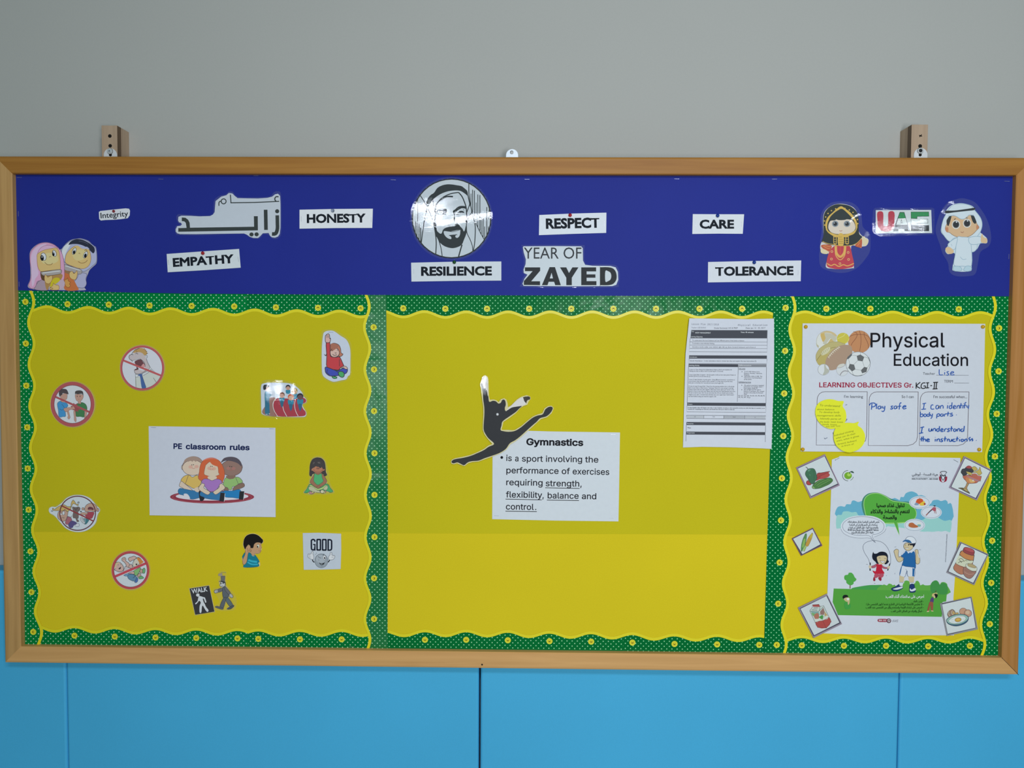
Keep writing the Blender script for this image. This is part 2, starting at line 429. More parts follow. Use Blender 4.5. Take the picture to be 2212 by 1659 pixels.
for side in (0, 1):
    a, b = ((P(219, 271, YB), P(252.8, 269.5, YB)), (P(1969.5, 269, YB), P(2005, 267.5, YB)))[side]
    xc = (a.x + b.x) / 2; top = a.z
    lab = ('pale wooden wall bracket with two round holes, above the left end of the board', 'pale wooden wall bracket with a cross-shaped hole, above the right end of the board')[side]
    br = empty('wall_bracket', (xc, YW, Z0 + 0.45)); tag(br, lab, 'bracket')
    off = Vector((xc, YW, Z0 + 0.45)); hw = (b.x - a.x) / 2
    zb = Z0 + 0.42 - off.z; zt = top - off.z
    bm = box(-hw, hw, YB - YW, YB + 0.0185 - YW, zb, zt, 0.0004, 1)
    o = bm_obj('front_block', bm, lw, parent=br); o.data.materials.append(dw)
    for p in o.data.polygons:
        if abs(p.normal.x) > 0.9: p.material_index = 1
    zt2 = zt - 0.0002
    bm_obj('rear_block', box(-hw, hw, YB + 0.0186 - YW, -0.0002, zb, zt2, 0.0004, 1), lw, parent=br)
    if side == 0:
        for (hx, hy) in ((237.3, 293.8), (238.0, 315.0)):
            bm_obj('hole', disc_bm(0.0043, -0.0002, 0.0004, 18), holem, P(hx, hy, YB) - off, br)
    else:
        q = P(1988.5, 293.3, YB) - off
        for an in (20, -48):
            bm = box(-0.0038, 0.0038, -0.0002, 0.0003, -0.0010, 0.0010); bmesh.ops.rotate(bm, verts=bm.verts[:], matrix=Matrix.Rotation(math.radians(an), 3, 'Y'))
            bm_obj('hole', bm, holem, q, br)
        bm_obj('hole', disc_bm(0.0045, -0.0002, 0.0004, 18), holem, P(1987.6, 315.6, YB) - off, br)
    pc = (P(239, 335, YB - 0.001), P(1988.3, 334.5, YB - 0.001))[side]
    pl = link('hanging_plate', dome_plate(0.0315, 0.03, -0.0012, 0.0006), pc - off, br); pl.data.materials[0] = mat('bright_zinc', (0.78, 0.80, 0.80), 0.35, 0.1)
    wc = (P(237.3, 326.5, YB - 0.003), P(1988.2, 325.5, YB - 0.003))[side] - (pc)
    bm_obj('washer_edge', disc_bm(0.0074, 0.0004, 0.0014, 24), mat('washer_gap', (0.12, 0.12, 0.12), 0.6), wc, pl)
    bm_obj('washer', disc_bm(0.0066, -0.001, 0.0014, 24, 0.0004), mat('pale_steel', (0.66, 0.68, 0.66), 0.35, 0.3), wc, pl)
    if side == 0:
        bm_obj('screw', disc_bm(0.0033, -0.0026, -0.0008, 18, 0.0006), steel, wc, pl)
        bm_obj('screw_recess', disc_bm(0.0012, -0.0028, -0.0024, 12), holem, wc, pl)
    else:
        bm_obj('screw', disc_bm(0.0042, -0.0018, -0.0008, 18, 0.0004), mat('black_screw', (0.015, 0.015, 0.017), 0.4), wc, pl)
    bm_obj('slot', disc_bm(0.0036, -0.0002, 0.0004, 16), holem, (P((238.5, 1987.8)[side], 334.5, YB - 0.0024) - pc), pl)
# small plate on the top edge in the middle
pc = P(1106.2, 335.5, 0.021)
pl = link('hanging_plate', dome_plate(0.0285, 0.03, -0.0008, 0.0008), pc); tag(pl, 'small round-topped metal hanging plate behind the middle of the top rail', 'hanging plate')
steel2 = mat('dark_slot_edge', (0.08, 0.09, 0.09), 0.5)
bm_obj('slot_edge', disc_bm(0.0042, -0.0011, -0.0009, 20), steel2, P(1105.5, 329.2, 0.0205) - pc, pl)
bm_obj('slot', disc_bm(0.0036, -0.0014, -0.0012, 20), mat('wall_seen_through', (0.55, 0.56, 0.55), 0.6), P(1105.9, 329.9, 0.0205) - pc, pl)

# ------------------------------------------------------------------ backing papers
def sheet(name, label, off, poly, m, thick=0.0003, cat='backing paper', group=None):
    it = Item(name, label, cat, off, group=group); it.sheet(poly, 'FFFFFF', material=m, thick=thick); return it
ym1 = paper_mat('yellow_paper_upper', albedo('B9B11E', 1150), 420, 0.03, 0.08, 0.8, 0.05, 0.03)
ym2 = paper_mat('yellow_paper_lower', albedo('CABB22', 1150), 420, 0.03, 0.08, 0.8, 0.05, 0.03)  # own warmer tint; extra brightness stands in for stronger light low down
TLx, TRx = 24, 2200
sheet('backing_paper', 'wide yellow backing paper filling the lower strip of the board', 0.0004, [(36, 1146), (1100, 1150), (2180, 1157), (2170, 1427), (1100, 1412), (38, 1401)], ym2)
sheet('backing_paper', 'wide yellow backing paper filling the middle of the board', 0.0007, [(26, 615), (1100, 622), (2200, 625), (2178, 1160), (1700, 1158), (1650, 1155), (835, 1152), (790, 1149), (36, 1149)], ym1)

# blue paper over the top, glossy with faint long creases
bm_ = paper_mat('blue_paper', albedo('202C86', 1150), 500, 0.035, 0.04, 0.55, 0.12, 0.06)
nt = bm_.node_tree; N = nt.nodes; L_ = nt.links
wv = N.new('ShaderNodeTexNoise'); wv.inputs['Scale'].default_value = 7; wv.inputs['Detail'].default_value = 5; wv.inputs['Distortion'].default_value = 1.5
mp = N.new('ShaderNodeMapping'); mp.inputs['Scale'].default_value = (0.7, 1, 1.6); tcn = N.new('ShaderNodeTexCoord')
L_.new(tcn.outputs['Object'], mp.inputs['Vector']); L_.new(mp.outputs[0], wv.inputs['Vector'])
b2 = N.new('ShaderNodeBump'); b2.inputs['Strength'].default_value = 0.13; b2.inputs['Distance'].default_value = 0.01
L_.new(wv.outputs[0], b2.inputs['Height']); ob = [n for n in N if n.type == 'BUMP' and n != b2][0]; L_.new(b2.outputs[0], ob.inputs['Normal'])
sheet('backing_paper', 'royal blue glossy backing paper across the top of the board', 0.0034, [(24, 371), (1100, 372), (2200, 374), (2190, 640), (1640, 640), (1100, 638), (800, 637), (400, 634), (24, 627)], bm_, 0.0006)

# ------------------------------------------------------------------ green polka dot border strips
def dot_mat(x, colg='006530', gl=0.12):
    k = 'polka_%d_%d' % (x, gl * 100)
    base = albedo(colg, x); dot = albedo('93E0A8', x)
    m = mat(k, base, 0.2, 0, gl); nt = m.node_tree; N = nt.nodes; L = nt.links; b = N['Principled BSDF']
    tc = N.new('ShaderNodeTexCoord'); sp = N.new('ShaderNodeSeparateXYZ'); L.new(tc.outputs['Object'], sp.inputs[0])
    def M(op, a, bb=None):
        n = N.new('ShaderNodeMath'); n.operation = op
        for i, v in enumerate((a, bb)):
            if v is None: continue
            if isinstance(v, (int, float)): n.inputs[i].default_value = v
            else: L.new(v, n.inputs[i])
        return n.outputs[0]
    pit = 0.0124
    def lattice(o):
        fx = M('SUBTRACT', M('FRACT', M('ADD', M('DIVIDE', sp.outputs[0], pit), 100 + o)), 0.5)
        fz = M('SUBTRACT', M('FRACT', M('ADD', M('DIVIDE', sp.outputs[2], pit), 100 + o)), 0.5)
        return M('SQRT', M('ADD', M('MULTIPLY', fx, fx), M('MULTIPLY', fz, fz)))
    d = M('MINIMUM', lattice(0.0), lattice(0.5))
    mr = N.new('ShaderNodeMapRange'); mr.inputs['From Min'].default_value = 0.078; mr.inputs['From Max'].default_value = 0.128
    mr.inputs['To Min'].default_value = 1; mr.inputs['To Max'].default_value = 0; L.new(d, mr.inputs['Value'])
    mx = N.new('ShaderNodeMix'); mx.data_type = 'RGBA'; mx.inputs[6].default_value = (*base, 1); mx.inputs[7].default_value = (*dot, 1)
    L.new(mr.outputs[0], mx.inputs[0]); L.new(mx.outputs[2], b.inputs['Base Color'])
    n1 = N.new('ShaderNodeTexNoise'); n1.inputs['Scale'].default_value = 9; n1.inputs['Detail'].default_value = 3; n1.inputs['Distortion'].default_value = 0.6
    L.new(tc.outputs['Object'], n1.inputs['Vector'])
    bp = N.new('ShaderNodeBump'); bp.inputs['Strength'].default_value = 0.6; bp.inputs['Distance'].default_value = 0.006
    L.new(n1.outputs[0], bp.inputs['Height']); L.new(bp.outputs[0], b.inputs['Normal'])
    return m
YEL = albedo('D8CC20', 1150)
rimm = mat('border_yellow', YEL, 0.35, 0, 0.4)
bdk = mat('button_groove', albedo('A89618', 1150), 0.4); bhi = mat('button_rim', albedo('E4D636', 1150), 0.35, 0, 0.4); bbl = mat('button_mark', albedo('2E1C10', 1150), 0.5)
def button_mesh():
    V = []; Fc = []; mi = []
    def ringf(r0, r1, y0, y1, m, n=28):
        b = len(V)
        for r, y in ((r0, y0), (r1, y1)):
            for i in range(n): a = 2 * math.pi * i / n; V.append((r * math.cos(a), y, r * math.sin(a)))
        for i in range(n): j = (i + 1) % n; Fc.append((b + i, b + n + i, b + n + j, b + j)); mi.append(m)
    R = 0.0075
    ringf(0.00001, R * 0.52, -0.00042, -0.00042, 0); ringf(R * 0.52, R * 0.60, -0.00042, -0.00034, 1)
    ringf(R * 0.60, R * 0.95, -0.00034, -0.00056, 2); ringf(R * 0.95, R, -0.00056, 0.0, 1)
    b = len(V)                                     # the dark thread mark: a small arc
    arc = [(-0.0026, 0.0010, 0.0006), (-0.0015, -0.0006, 0.0011), (0, -0.0012, 0.0008), (0.0015, -0.0006, 0.0011), (0.0026, 0.0010, 0.0006)]
    for x, z, w in arc: V.append((x, -0.00045, z + w)); V.append((x, -0.00045, z - w))
    for i in range(4): Fc.append((b + 2 * i, b + 2 * i + 1, b + 2 * i + 3, b + 2 * i + 2)); mi.append(3)
    VV = [Vector(v) for v in V]; Fc2 = [orient(VV, f) for f in Fc]
    return mesh('button', V, Fc2, [rimm, bdk, bhi, bbl], mi)
BUT = button_mesh()
def interp(tab, x):
    if x <= tab[0][0]: a, b = tab[0], tab[1]
    elif x >= tab[-1][0]: a, b = tab[-2], tab[-1]
    else:
        for a, b in zip(tab, tab[1:]):
            if a[0] <= x <= b[0]: break
    return a[1] + (b[1] - a[1]) * (x - a[0]) / (b[0] - a[0])
def strip(label, off, buts, direction, outer, mean, amp, x_lo, x_hi, horiz, ang, phase_tab=None, lift=0.0, rimw=6.2, gl=0.12):
    """buts: button centres along the strip. outer: [(along, across)] straight edge. The scallop crest (mean+amp) is at each button."""
    al = 0 if horiz else 1
    bt = sorted([(p[al], p[1 - al]) for p in buts])
    def phase(u):
        for i, (a, b) in enumerate(zip(bt, bt[1:])):
            if u <= b[0] or i == len(bt) - 2: return (u - a[0]) / (b[0] - a[0])
    def edge(u, extra=0.0):
        c = math.cos(2 * math.pi * phase(u)); return interp(bt, u) + direction * (mean + amp * c + extra)
    step = 3.0; us = []; u = x_lo
    while u < x_hi - 0.5: us.append(u); u += step
    us.append(x_hi)
    inn = [edge(u, -rimw / 2) for u in us]; out = [edge(u, rimw / 2) for u in us]; st = [interp(outer, u) for u in us]
    def q(u, v): return (u, v) if horiz else (v, u)
    poly = [q(u, v) for u, v in zip(us, inn)] ; poly2 = [q(u, v) for u, v in zip(us, st)]
    cx, cy = q((x_lo + x_hi) / 2, interp(bt, (x_lo + x_hi) / 2)); org = P(cx, cy, -off)
    def up(q_, t):  return lift * math.sin(t * 37.0) if lift else 0
    n = len(us)
    V = [P(*p, -(off + up(p, i / n))) - org for i, p in enumerate(poly)] + [P(*p, -(off + up(p, i / n))) - org for i, p in enumerate(poly2)]
    Fc = [orient(V, (i, i + 1, n + i + 1, n + i)) for i in range(n - 1)]
    B = [v + Vector((0, 0.0003, 0)) for v in V]; m_ = 2 * n
    V2 = V + B; Fc2 = Fc + [(i, i + 1, m_ + i + 1, m_ + i) for i in range(n - 1)]
    Fc2 += [(n + i + 1, n + i, m_ + n + i, m_ + n + i + 1) for i in range(n - 1)]
    o = link('border_strip', mesh('border_strip', V2, Fc2, [dot_mat(int(cx) // 300 * 300, gl=gl)], smooth=False), org)
    tag(o, label, 'border strip', 'green polka dot border strips with yellow scalloped edges')
    R1 = [P(*q(u, v), -(off + 0.0001)) - org for u, v in zip(us, inn)]; R2 = [P(*q(u, v), -(off + 0.0001)) - org for u, v in zip(us, out)]
    R3 = [v + Vector((0, 0.0004, 0)) for v in R2]
    V3 = R1 + R2 + R3; F3 = [orient(V3, (i, i + 1, n + i + 1, n + i)) for i in range(n - 1)] + [(n + i, n + i + 1, 2 * n + i + 1, 2 * n + i) for i in range(n - 1)]
    link('scalloped_rim', mesh('scalloped_rim', V3, F3, [rimm]), parent=o)
    for p in buts:
        if not (x_lo - 2 < p[al] < x_hi + 2): continue
        b = link('button', BUT, P(p[0], p[1], -(off + 0.0002)) - org, o); b.rotation_euler = (0, math.radians(ang), 0)
    return o
HT = 0.0014; VT = 0.0022
top_out = [(20, 624), (400, 631), (800, 634), (1100, 635), (1640, 637), (2200, 637)]
bot_out = [(36, 1401), (900, 1410), (1800, 1418), (2180, 1426)]
tl = [(57, 655), (146, 657), (235, 658), (323, 660), (414, 661), (506, 662), (596, 664), (687, 665), (779, 666), (868, 667)]
strip('green dotted border strip at the top left, under the blue paper', HT, tl, 1, top_out, 12.6, 6, 66, 533, True, 180)
strip('green dotted border strip at the top, left of the first upright border', HT - 0.0004, tl, 1, top_out, 12.6, 6, 529, 800, True, 180)
tm = [(871, 666), (962, 667), (1052, 667), (1143, 667), (1234, 667), (1325, 667), (1417, 667), (1511, 667), (1603, 667), (1695, 667)]
strip('long green dotted border strip along the top of the middle panel', HT, tm, 1, top_out, 12.8, 6, 834, 1680, True, 180)
tr = [(1693, 667), (1785, 667), (1880, 667), (1977, 668), (2071, 668), (2165, 669)]
strip('green dotted border strip at the top of the right panel', HT, tr, 1, top_out, 12.8, 6, 1712, 2152, True, 180)
bl = [(75, 1371), (161, 1373), (248, 1375), (336, 1377), (424, 1378), (513, 1379), (601, 1380)]
strip('green dotted border strip at the bottom left corner', HT, bl, -1, bot_out, 13.8, 5.2, 88, 536, True, 0)
bl2 = [(468, 1379), (558, 1380), (648, 1381), (738, 1381), (828, 1382)]
strip('green dotted border strip at the bottom, left of the first upright border', HT - 0.0004, bl2, -1, bot_out, 13.8, 5.2, 530, 806, True, 0)
bmid = [(828, 1382), (918, 1382), (1007, 1382), (1097, 1383), (1187, 1385), (1277, 1386), (1366, 1388)]
strip('green dotted border strip under the left of the middle panel', HT, bmid, -1, bot_out, 14, 5.2, 836, 1346, True, 0)
bmid2 = [(1276, 1387), (1366, 1388), (1457, 1391), (1549, 1392), (1640, 1393), (1732, 1394)]
strip('green dotted border strip under the right of the middle panel', HT - 0.0004, bmid2, -1, bot_out, 14, 5.2, 1342, 1651, True, 0)
brr = [(1640, 1393), (1732, 1394), (1823, 1395), (1914, 1395), (2005, 1396), (2095, 1395), (2186, 1395)]
strip('green dotted border strip at the bottom of the right panel', HT, brr, -1, bot_out, 13.5, 5, 1692, 2130, True, 0)
lv = [(53, 562), (55, 652), (56, 742), (57, 833), (59, 923), (60, 1012), (62, 1101), (66, 1191), (68, 1279), (72, 1365), (75, 1452)]
strip('upright green dotted border strip along the left side of the board', VT, lv, 1, [(620, 20), (1400, 36)], 12, 5.8, 622, 1402, False, 90)
d1 = [(806, 617), (807, 707), (808, 798), (808, 888), (809, 979), (809, 1069), (809, 1160), (808, 1249), (808, 1337), (808, 1426)]
strip('upright green dotted border strip between the left and middle panels', VT, d1, -1, [(630, 834), (680, 834.5), (900, 836.5), (1100, 838), (1410, 837)], 14.5, 5.6, 630, 1408, False, -90, gl=0.9)
d2 = [(1699, 573), (1697, 665), (1696, 758), (1694, 850), (1692, 942), (1689, 1033), (1687, 1124), (1684, 1215), (1681, 1304), (1678, 1393), (1675, 1482)]
strip('upright green dotted border strip between the middle and right panels', VT, d2, 1, [(635, 1670), (690, 1670), (960, 1664), (1417, 1650)], 15, 5.4, 635, 1418, False, 90)
rv = [(2160, 617), (2158, 709), (2157, 802), (2153, 894), (2149, 986), (2147, 1077), (2143, 1168), (2141, 1259), (2138, 1348), (2134, 1438)]
strip('upright green dotted border strip along the right side of the board', VT, rv, -1, [(630, 2189), (1425, 2163)], 14, 5.4, 635, 1425, False, -90)

# ================================================================== things pinned on the blue paper
BO = 0.0046
crA = (0, 240, 3.95); crB = (500, 360, 3.6867); crC = (860, 370, 4.0963); crD = (1400, 240, 2.7241)
crE = (1740, 400, 5.2667); crF = (40, 400, 6.914); crG = (360, 390, 7.9); crH = (870, 370, 8.295)
def word(txt, label, poly, crop, base, h, bold=0.043, ital=0, sm=False, name='word_card', col='D2DCE4', fnt=None, tilt=(0, 0), xref=None):
    it = Item(name, label, 'word card', BO, crop, 'word cards on the blue paper', tilt=tilt, xref=xref)
    it.sheet(poly, col, sm); it.part('lettering').t('0E1620', txt, *base, h=h, bold=bold, fnt=fnt); return it.done()
word('HONESTY', 'white card printed HONESTY in bold black capitals', '542,343 830,337 1126,335 1121,488 830,489 542,494', crB, (600, 450, 1070, 445), 72, col='C3D0DC', tilt=(0, 2))
word('EMPATHY', 'tilted white card printed EMPATHY, red pin over its letters', '0,1253 600,1210 1236,1167 1263,1487 640,1530 18,1565', crG, (110, 1476, 1152, 1408), 152, col='ABBFC9')
word('RESILIENCE', 'white card printed RESILIENCE, below the round portrait', '115,809 500,800 913,798 913,967 500,970 118,976', crC, (203, 926, 830, 922), 82, col='BECBD6')
word('RESPECT', 'white card printed RESPECT, held by a red pin', '1249,387 1540,374 1843,366 1841,545 1540,554 1246,565', crC, (1308, 510, 1782, 500), 92, col='CDD6E2')
word('CARE', 'small white card printed CARE, held by a blue pin', '263,606 410,607 565,607 557,722 410,721 260,723', crD, (303, 692, 506, 692), 53, col='CDD2DC')
word('TOLERANCE', 'white card printed TOLERANCE at the right of the blue paper', '353,888 620,882 901,879 898,1001 620,1004 352,1008', crD, (395, 970, 856, 966), 54, col='C8CCD8')
word('Integrity', 'tiny white slip printed Integrity, cut with rounded corners', '1200,400 1222,386 1400,366 1600,346 1650,352 1665,380 1660,450 1630,494 1540,506 1440,516 1300,520 1230,528 1205,505', crF, (1228, 496, 1640, 464), 84, 0.012, sm=False, name='word_slip', col='ACBCC8')

# --- Arabic sign
it = Item('paper_sign', 'white cut-out sign of large black Arabic lettering', 'sign', BO, crG)
it.sheet('155,830 180,780 240,770 262,745 240,720 210,712 195,680 200,620 250,600 400,602 560,612 740,606 790,580 818,540 828,420 835,350 880,315 930,275 1020,250 1060,213 1120,220 1160,260 1210,300 1400,304 1560,306 1720,295 1800,275 1850,235 1900,225 1935,260 1942,400 1943,600 1942,800 1930,910 1900,955 1850,975 1800,970 1765,945 1740,895 1640,900 1600,945 1560,980 1480,980 1420,960 1370,925 1320,903 900,908 500,915 230,914 180,900 155,870', 'A3B6C4')
K = '16211F'
it.part('lettering')
it.l(K, 20, '1910,278 1870,276 1848,300 1848,330 1866,352').L(K, 17, '1920,355 1500,374 1090,380').L(K, 17, '1088,240 1097,384')
it.ring(K, 972, 355, 42, 17).l(K, 17, '940,352 905,358 892,385 893,432')
it.e(K, 1886, 524, 35).l(K, 62, '1887,593 1890,720 1890,820 1870,890 1840,911 1797,911').L(K, 63, '1689,498 1695,843')
it.F(K, '1488,608 1555,608 1557,850 198,874 198,812 340,808 332,755 325,720 300,697 258,692 258,630 320,635 365,668 392,720 398,805 1492,788')
it.e(K, 1448, 920, 36, 34).e(K, 1535, 918, 36, 34)
it.film('140,840 160,770 230,760 180,700 165,620 200,575 300,578 560,595 740,592 790,560 800,430 815,330 900,260 1010,235 1060,190 1130,192 1220,280 1560,285 1760,270 1830,200 1900,182 1950,230 1960,500 1957,880 1920,970 1860,1000 1790,985 1740,930 1650,915 1590,985 1480,992 1380,950 1310,915 600,935 220,930 160,910')
it.done()

# --- portrait disc (line drawing)
it = Item('portrait_disc', 'round black and white line portrait of a bearded man in a headscarf', 'picture', BO, crH)
it.sheet(ell(875, 845, 712, 714, 0, 56), 'B6C5D0'); K = '1B2427'
it.part('portrait').ring('080C10', 875, 845, 702, 20, 705)
it.f(K, '430,640 424,560 445,495 500,425 560,385 620,300 700,255 790,234 880,236 960,248 1050,265 1100,300 1150,345 1166,395 1165,440 1120,405 1060,365 1000,345 900,346 800,362 700,398 620,445 545,512 500,570 445,640')
it.f(K, '548,905 556,1000 575,1080 590,1140 625,1200 650,1260 720,1325 800,1362 900,1378 1000,1352 1062,1308 1095,1230 1135,1130 1150,1030 1140,950 1125,1000 1110,1060 1092,1075 1070,1030 1030,990 975,945 945,965 930,985 850,990 790,1005 745,1025 715,1060 705,1095 682,1120 640,1095 612,1060 604,990 590,900', n=3)
it.f('B6C5D0', '735,1102 748,1070 850,1080 1015,1048 1030,1085 1020,1150 985,1192 950,1185 942,1160 960,1130 900,1145 835,1150 862,1170 872,1200 855,1215 800,1195 755,1150', n=3)
it.l(K, 8, '748,1066 840,1078 900,1084 1018,1052').l(K, 12, '830,1150 900,1142 975,1138')
it.f(K, '600,775 602,720 622,690 680,668 740,668 788,680 795,705 782,745 778,772 740,778 710,775 695,750 672,740 650,755 640,778 630,775 640,745 622,745')
it.f('B6C5D0', '640,735 665,720 700,722 715,735 690,738 660,742')
it.f(K, '898,712 940,680 985,640 1040,620 1100,622 1132,635 1142,690 1120,670 1060,664 1010,685 970,715 938,745 930,800 935,850 948,885 930,900 914,860 918,790 908,745')
it.f(K, '985,738 1030,710 1075,712 1105,738 1060,748 1020,742').l(K, 9, '960,772 1000,775').l(K, 10, '1085,680 1100,700')
it.l(K, 11, '930,880 960,905 985,945 1030,985').l(K, 10, '790,985 815,960 850,975').l(K, 10, '930,960 950,950 975,985')
it.l(K, 26, '600,600 640,545 720,485 800,452 900,455').l(K, 18, '610,590 700,480 850,405 1000,378')
it.l(K, 20, '1000,378 1060,450 1105,550 1135,650 1145,800 1130,930').l(K, 22, '535,520 565,640 578,780 575,900').l(K, 14, '600,600 588,700 590,800')
it.l(K, 15, '310,430 370,520 435,640 490,760 540,880').l(K, 16, '440,640 410,780 375,960 345,1180 330,1310').l(K, 10, '268,500 268,900')
it.l(K, 18, '570,1010 590,1150 600,1300 590,1490').l(K, 14, '600,1150 650,1250 690,1400 708,1530').l(K, 22, '1062,1315 1025,1440 998,1540')
it.l(K, 16, '1185,220 1185,380 1200,520 1235,700 1275,870 1300,1000 1292,1250 1265,1425').l(K, 14, '1165,430 1190,540 1195,600 1150,730')
it.l(K, 14, '1235,725 1185,820 1150,900 1140,960').l(K, 13, '1140,950 1150,1100 1205,1220 1245,1330 1255,1430').l(K, 13, '1305,920 1380,1080 1470,1240').l(K, 12, '1205,600 1160,690')
for x, a, b, w in ((225, 900, 1110, 12), (255, 930, 1200, 12), (292, 940, 1240, 14), (322, 1000, 1280, 16), (1222, 400, 650, 11), (1250, 330, 740, 13), (1283, 345, 850, 14), (1315, 560, 940, 11), (1345, 415, 1000, 13), (1383, 425, 1060, 14), (1408, 870, 1120, 12), (1440, 820, 1180, 14), (1468, 990, 1210, 12), (1505, 640, 1150, 13), (1545, 690, 860, 11), (1535, 990, 1120, 11)):
    it.L(K, w, [(x, a), (x, b)])
it.film(ell(872, 848, 742, 748, 0, 60), False, fn=lambda x, y: 0.0006 + 0.00025 * math.sin((x - 886) / 30) + 0.00012 * math.sin((y - 470) / 17 + (x - 980) / 40), material=film_mat('laminate_worn', 0.035, 0.04, 0.012, 0.11, 0.05))
it.done()

# --- YEAR OF ZAYED sign
it = Item('paper_sign', 'white cut-out sign printed YEAR OF ZAYED in black', 'sign', BO, crC)
it.sheet('1104,672 1110,664 1400,662 1620,664 1634,680 1636,790 1655,828 1720,836 1880,838 1925,850 1945,890 1948,960 1930,1005 1895,1016 1500,1018 1110,1014 1100,995 1118,950 1145,915 1112,900 1110,870 1128,820 1130,780 1112,720', 'C4D0DA')
K = '0A0B0E'
it.part('lettering').t('14181E', 'YEAR OF', 1112, 773, 1622, 773, 98, 0.0)
it.F(K, '1122,850 1257,850 1257,880 1178,973 1256,973 1256,1008 1112,1006 1112,972 1190,884 1122,884')
V_ = '1272,1008 1340,848 1388,848 1440,1008 1390,1008 1380,978 1332,978 1322,1008'
it.F(K, V_).F('C4D0DA', '1342,948 1370,948 1358,898')
it.F(K, '1432,850 1488,850 1512,900 1542,850 1596,850 1537,942 1537,1008 1488,1008 1488,942')
it.F(K, '1620,850 1752,850 1752,886 1668,886 1668,912 1746,912 1746,942 1668,942 1668,972 1755,972 1755,1008 1620,1008')
it.f(K, '1786,849 1790,849 1860,849 1905,862 1930,900 1932,955 1905,995 1860,1008 1790,1008 1786,1008', n=3).f('C4D0DA', '1834,884 1860,885 1880,900 1886,930 1878,958 1858,972 1834,974')
it.film('1096,664 1115,652 1400,650 1630,652 1648,680 1655,815 1760,822 1900,826 1945,850 1962,920 1950,1000 1910,1028 1500,1032 1110,1026 1088,1000 1100,950 1120,915 1098,890 1112,830 1112,780 1098,720', fn=lambda x, y: 0.0004 + 0.0003 * math.sin(x / 19))
it.done()

# --- two children holding books
it = Item('picture_cutout', 'cut-out of two cartoon children hugging books, bottom left of blue paper', 'picture', BO, crF)
it.sheet('140,1495 175,1400 178,1250 165,1100 172,1000 220,930 310,870 420,853 520,880 590,930 630,960 700,880 780,820 860,800 940,797 1040,830 1110,895 1155,930 1172,1040 1165,1160 1110,1220 1060,1270 1035,1330 1010,1400 1015,1480 985,1530 980,1570 600,1568 300,1560 200,1550 150,1530', '8F97A8', True)
sk, sk2 = 'C0A06C', 'A88448'
it.part('picture')
it.fo('8E9CBC', '4A5576', 6, '640,990 660,930 720,870 800,820 900,802 1000,818 1080,870 1130,910 1160,960 1168,1060 1160,1150 1100,1210 1040,1260 960,1290 900,1240 760,1200 690,1150 650,1080')
it.f('B4BEC8', '650,1000 680,920 760,850 800,830 770,900 740,950 700,1030 680,1100')
it.f('22293A', '748,890 780,840 860,808 950,815 1030,850 1090,890 1130,930 1140,980 1118,1018 1080,990 1030,940 960,900 880,880 800,880')
it.l('4E586A', 5, '900,835 980,850 1040,880')
it.fo(sk, '7A5A30', 5, '700,1090 720,1020 780,950 850,905 900,905 950,940 1010,950 1050,960 1075,1030 1080,1120 1050,1200 980,1245 900,1240 780,1200 705,1160')
it.f('C8AC7C', '800,1000 900,960 1000,980 1020,1060 940,1120 840,1110')
it.f('8E9CBC', '790,905 850,880 900,890 950,930 1020,920 1060,960 1010,950 950,948 890,905 850,905')
for ex, ey, r in ((832, 985, 12), (1000, 1040, 14)):
    it.fo('D0D4D4', '20242C', 6, ell(ex, ey, 26, 52, r + 10)); it.e('10141C', ex - 2, ey + 12, 18, 32, r)
it.e('D0D4D4', 832, 975, 7).e('D0D4D4', 985, 1025, 7)
it.l('5A3C20', 6, '890,1140 940,1165 1000,1150 1030,1118').l('6A4828', 5, '895,1020 910,1014 920,1028').l('2A2830', 7, '985,975 1010,965 1025,985')
it.fo('8E98B8', '4A5070', 6, '830,1450 880,1380 900,1320 960,1310 1020,1330 1005,1400 1015,1470 980,1530 900,1530 850,1500')
it.f('A0623A', '690,1300 780,1310 830,1420 870,1500 890,1568 700,1568 680,1450')
it.fo('888C90', '4C4A48', 5, '690,1185 760,1205 860,1240 935,1262 945,1310 900,1330 780,1290 690,1265').l('C4CCD0', 10, '700,1205 820,1242 920,1272')
it.f('7A6448', '690,1270 780,1295 860,1325 850,1350 700,1310')
it.fo(sk, '6E4C26', 5, '762,1310 800,1285 825,1320 855,1300 868,1275 880,1310 870,1370 850,1410 800,1405 765,1370')
it.fo(sk2, '5A3A1C', 5, '690,1420 720,1405 735,1385 745,1430 775,1450 760,1475 775,1500 745,1530 700,1500')
it.fo('BC8CAE', '70486A', 6, '150,1490 182,1400 190,1280 170,1120 178,1010 225,940 310,875 420,858 520,885 590,935 640,1000 675,1120 685,1260 680,1400 640,1420 620,1280 600,1150 500,1160 350,1250 400,1350 340,1420 280,1440 255,1520 200,1545 165,1525')
it.f('D0A4C2', '190,1250 186,1080 225,970 310,900 420,878 330,950 280,1050 275,1200 300,1320 250,1400 230,1480 200,1500')
it.fo('C898B8', '804E74', 5, '290,1000 340,930 430,895 520,910 580,940 470,950 380,975 300,1030')
it.fo(sk, '7A5A30', 5, '275,1080 290,1020 380,970 480,948 570,940 610,1010 622,1110 625,1200 615,1260 500,1270 380,1285 330,1290 290,1220')
it.f('C8AE80', '330,1060 440,1010 560,1030 590,1130 480,1180 360,1160')
it.fo('D0D4D4', '20242C', 6, ell(375, 1068, 38, 58, -12)).e('10141C', 352, 1088, 26, 42, -8).e('D0D4D4', 352, 1072, 9)
it.fo('D0D4D4', '20242C', 6, ell(535, 1018, 28, 48, -16)).e('10141C', 520, 1028, 18, 34, -10).e('D0D4D4', 520, 1010, 7)
it.l('5A3C20', 6, '390,1150 430,1185 480,1188 510,1165').l('6A4828', 5, '455,1080 472,1064 490,1074')
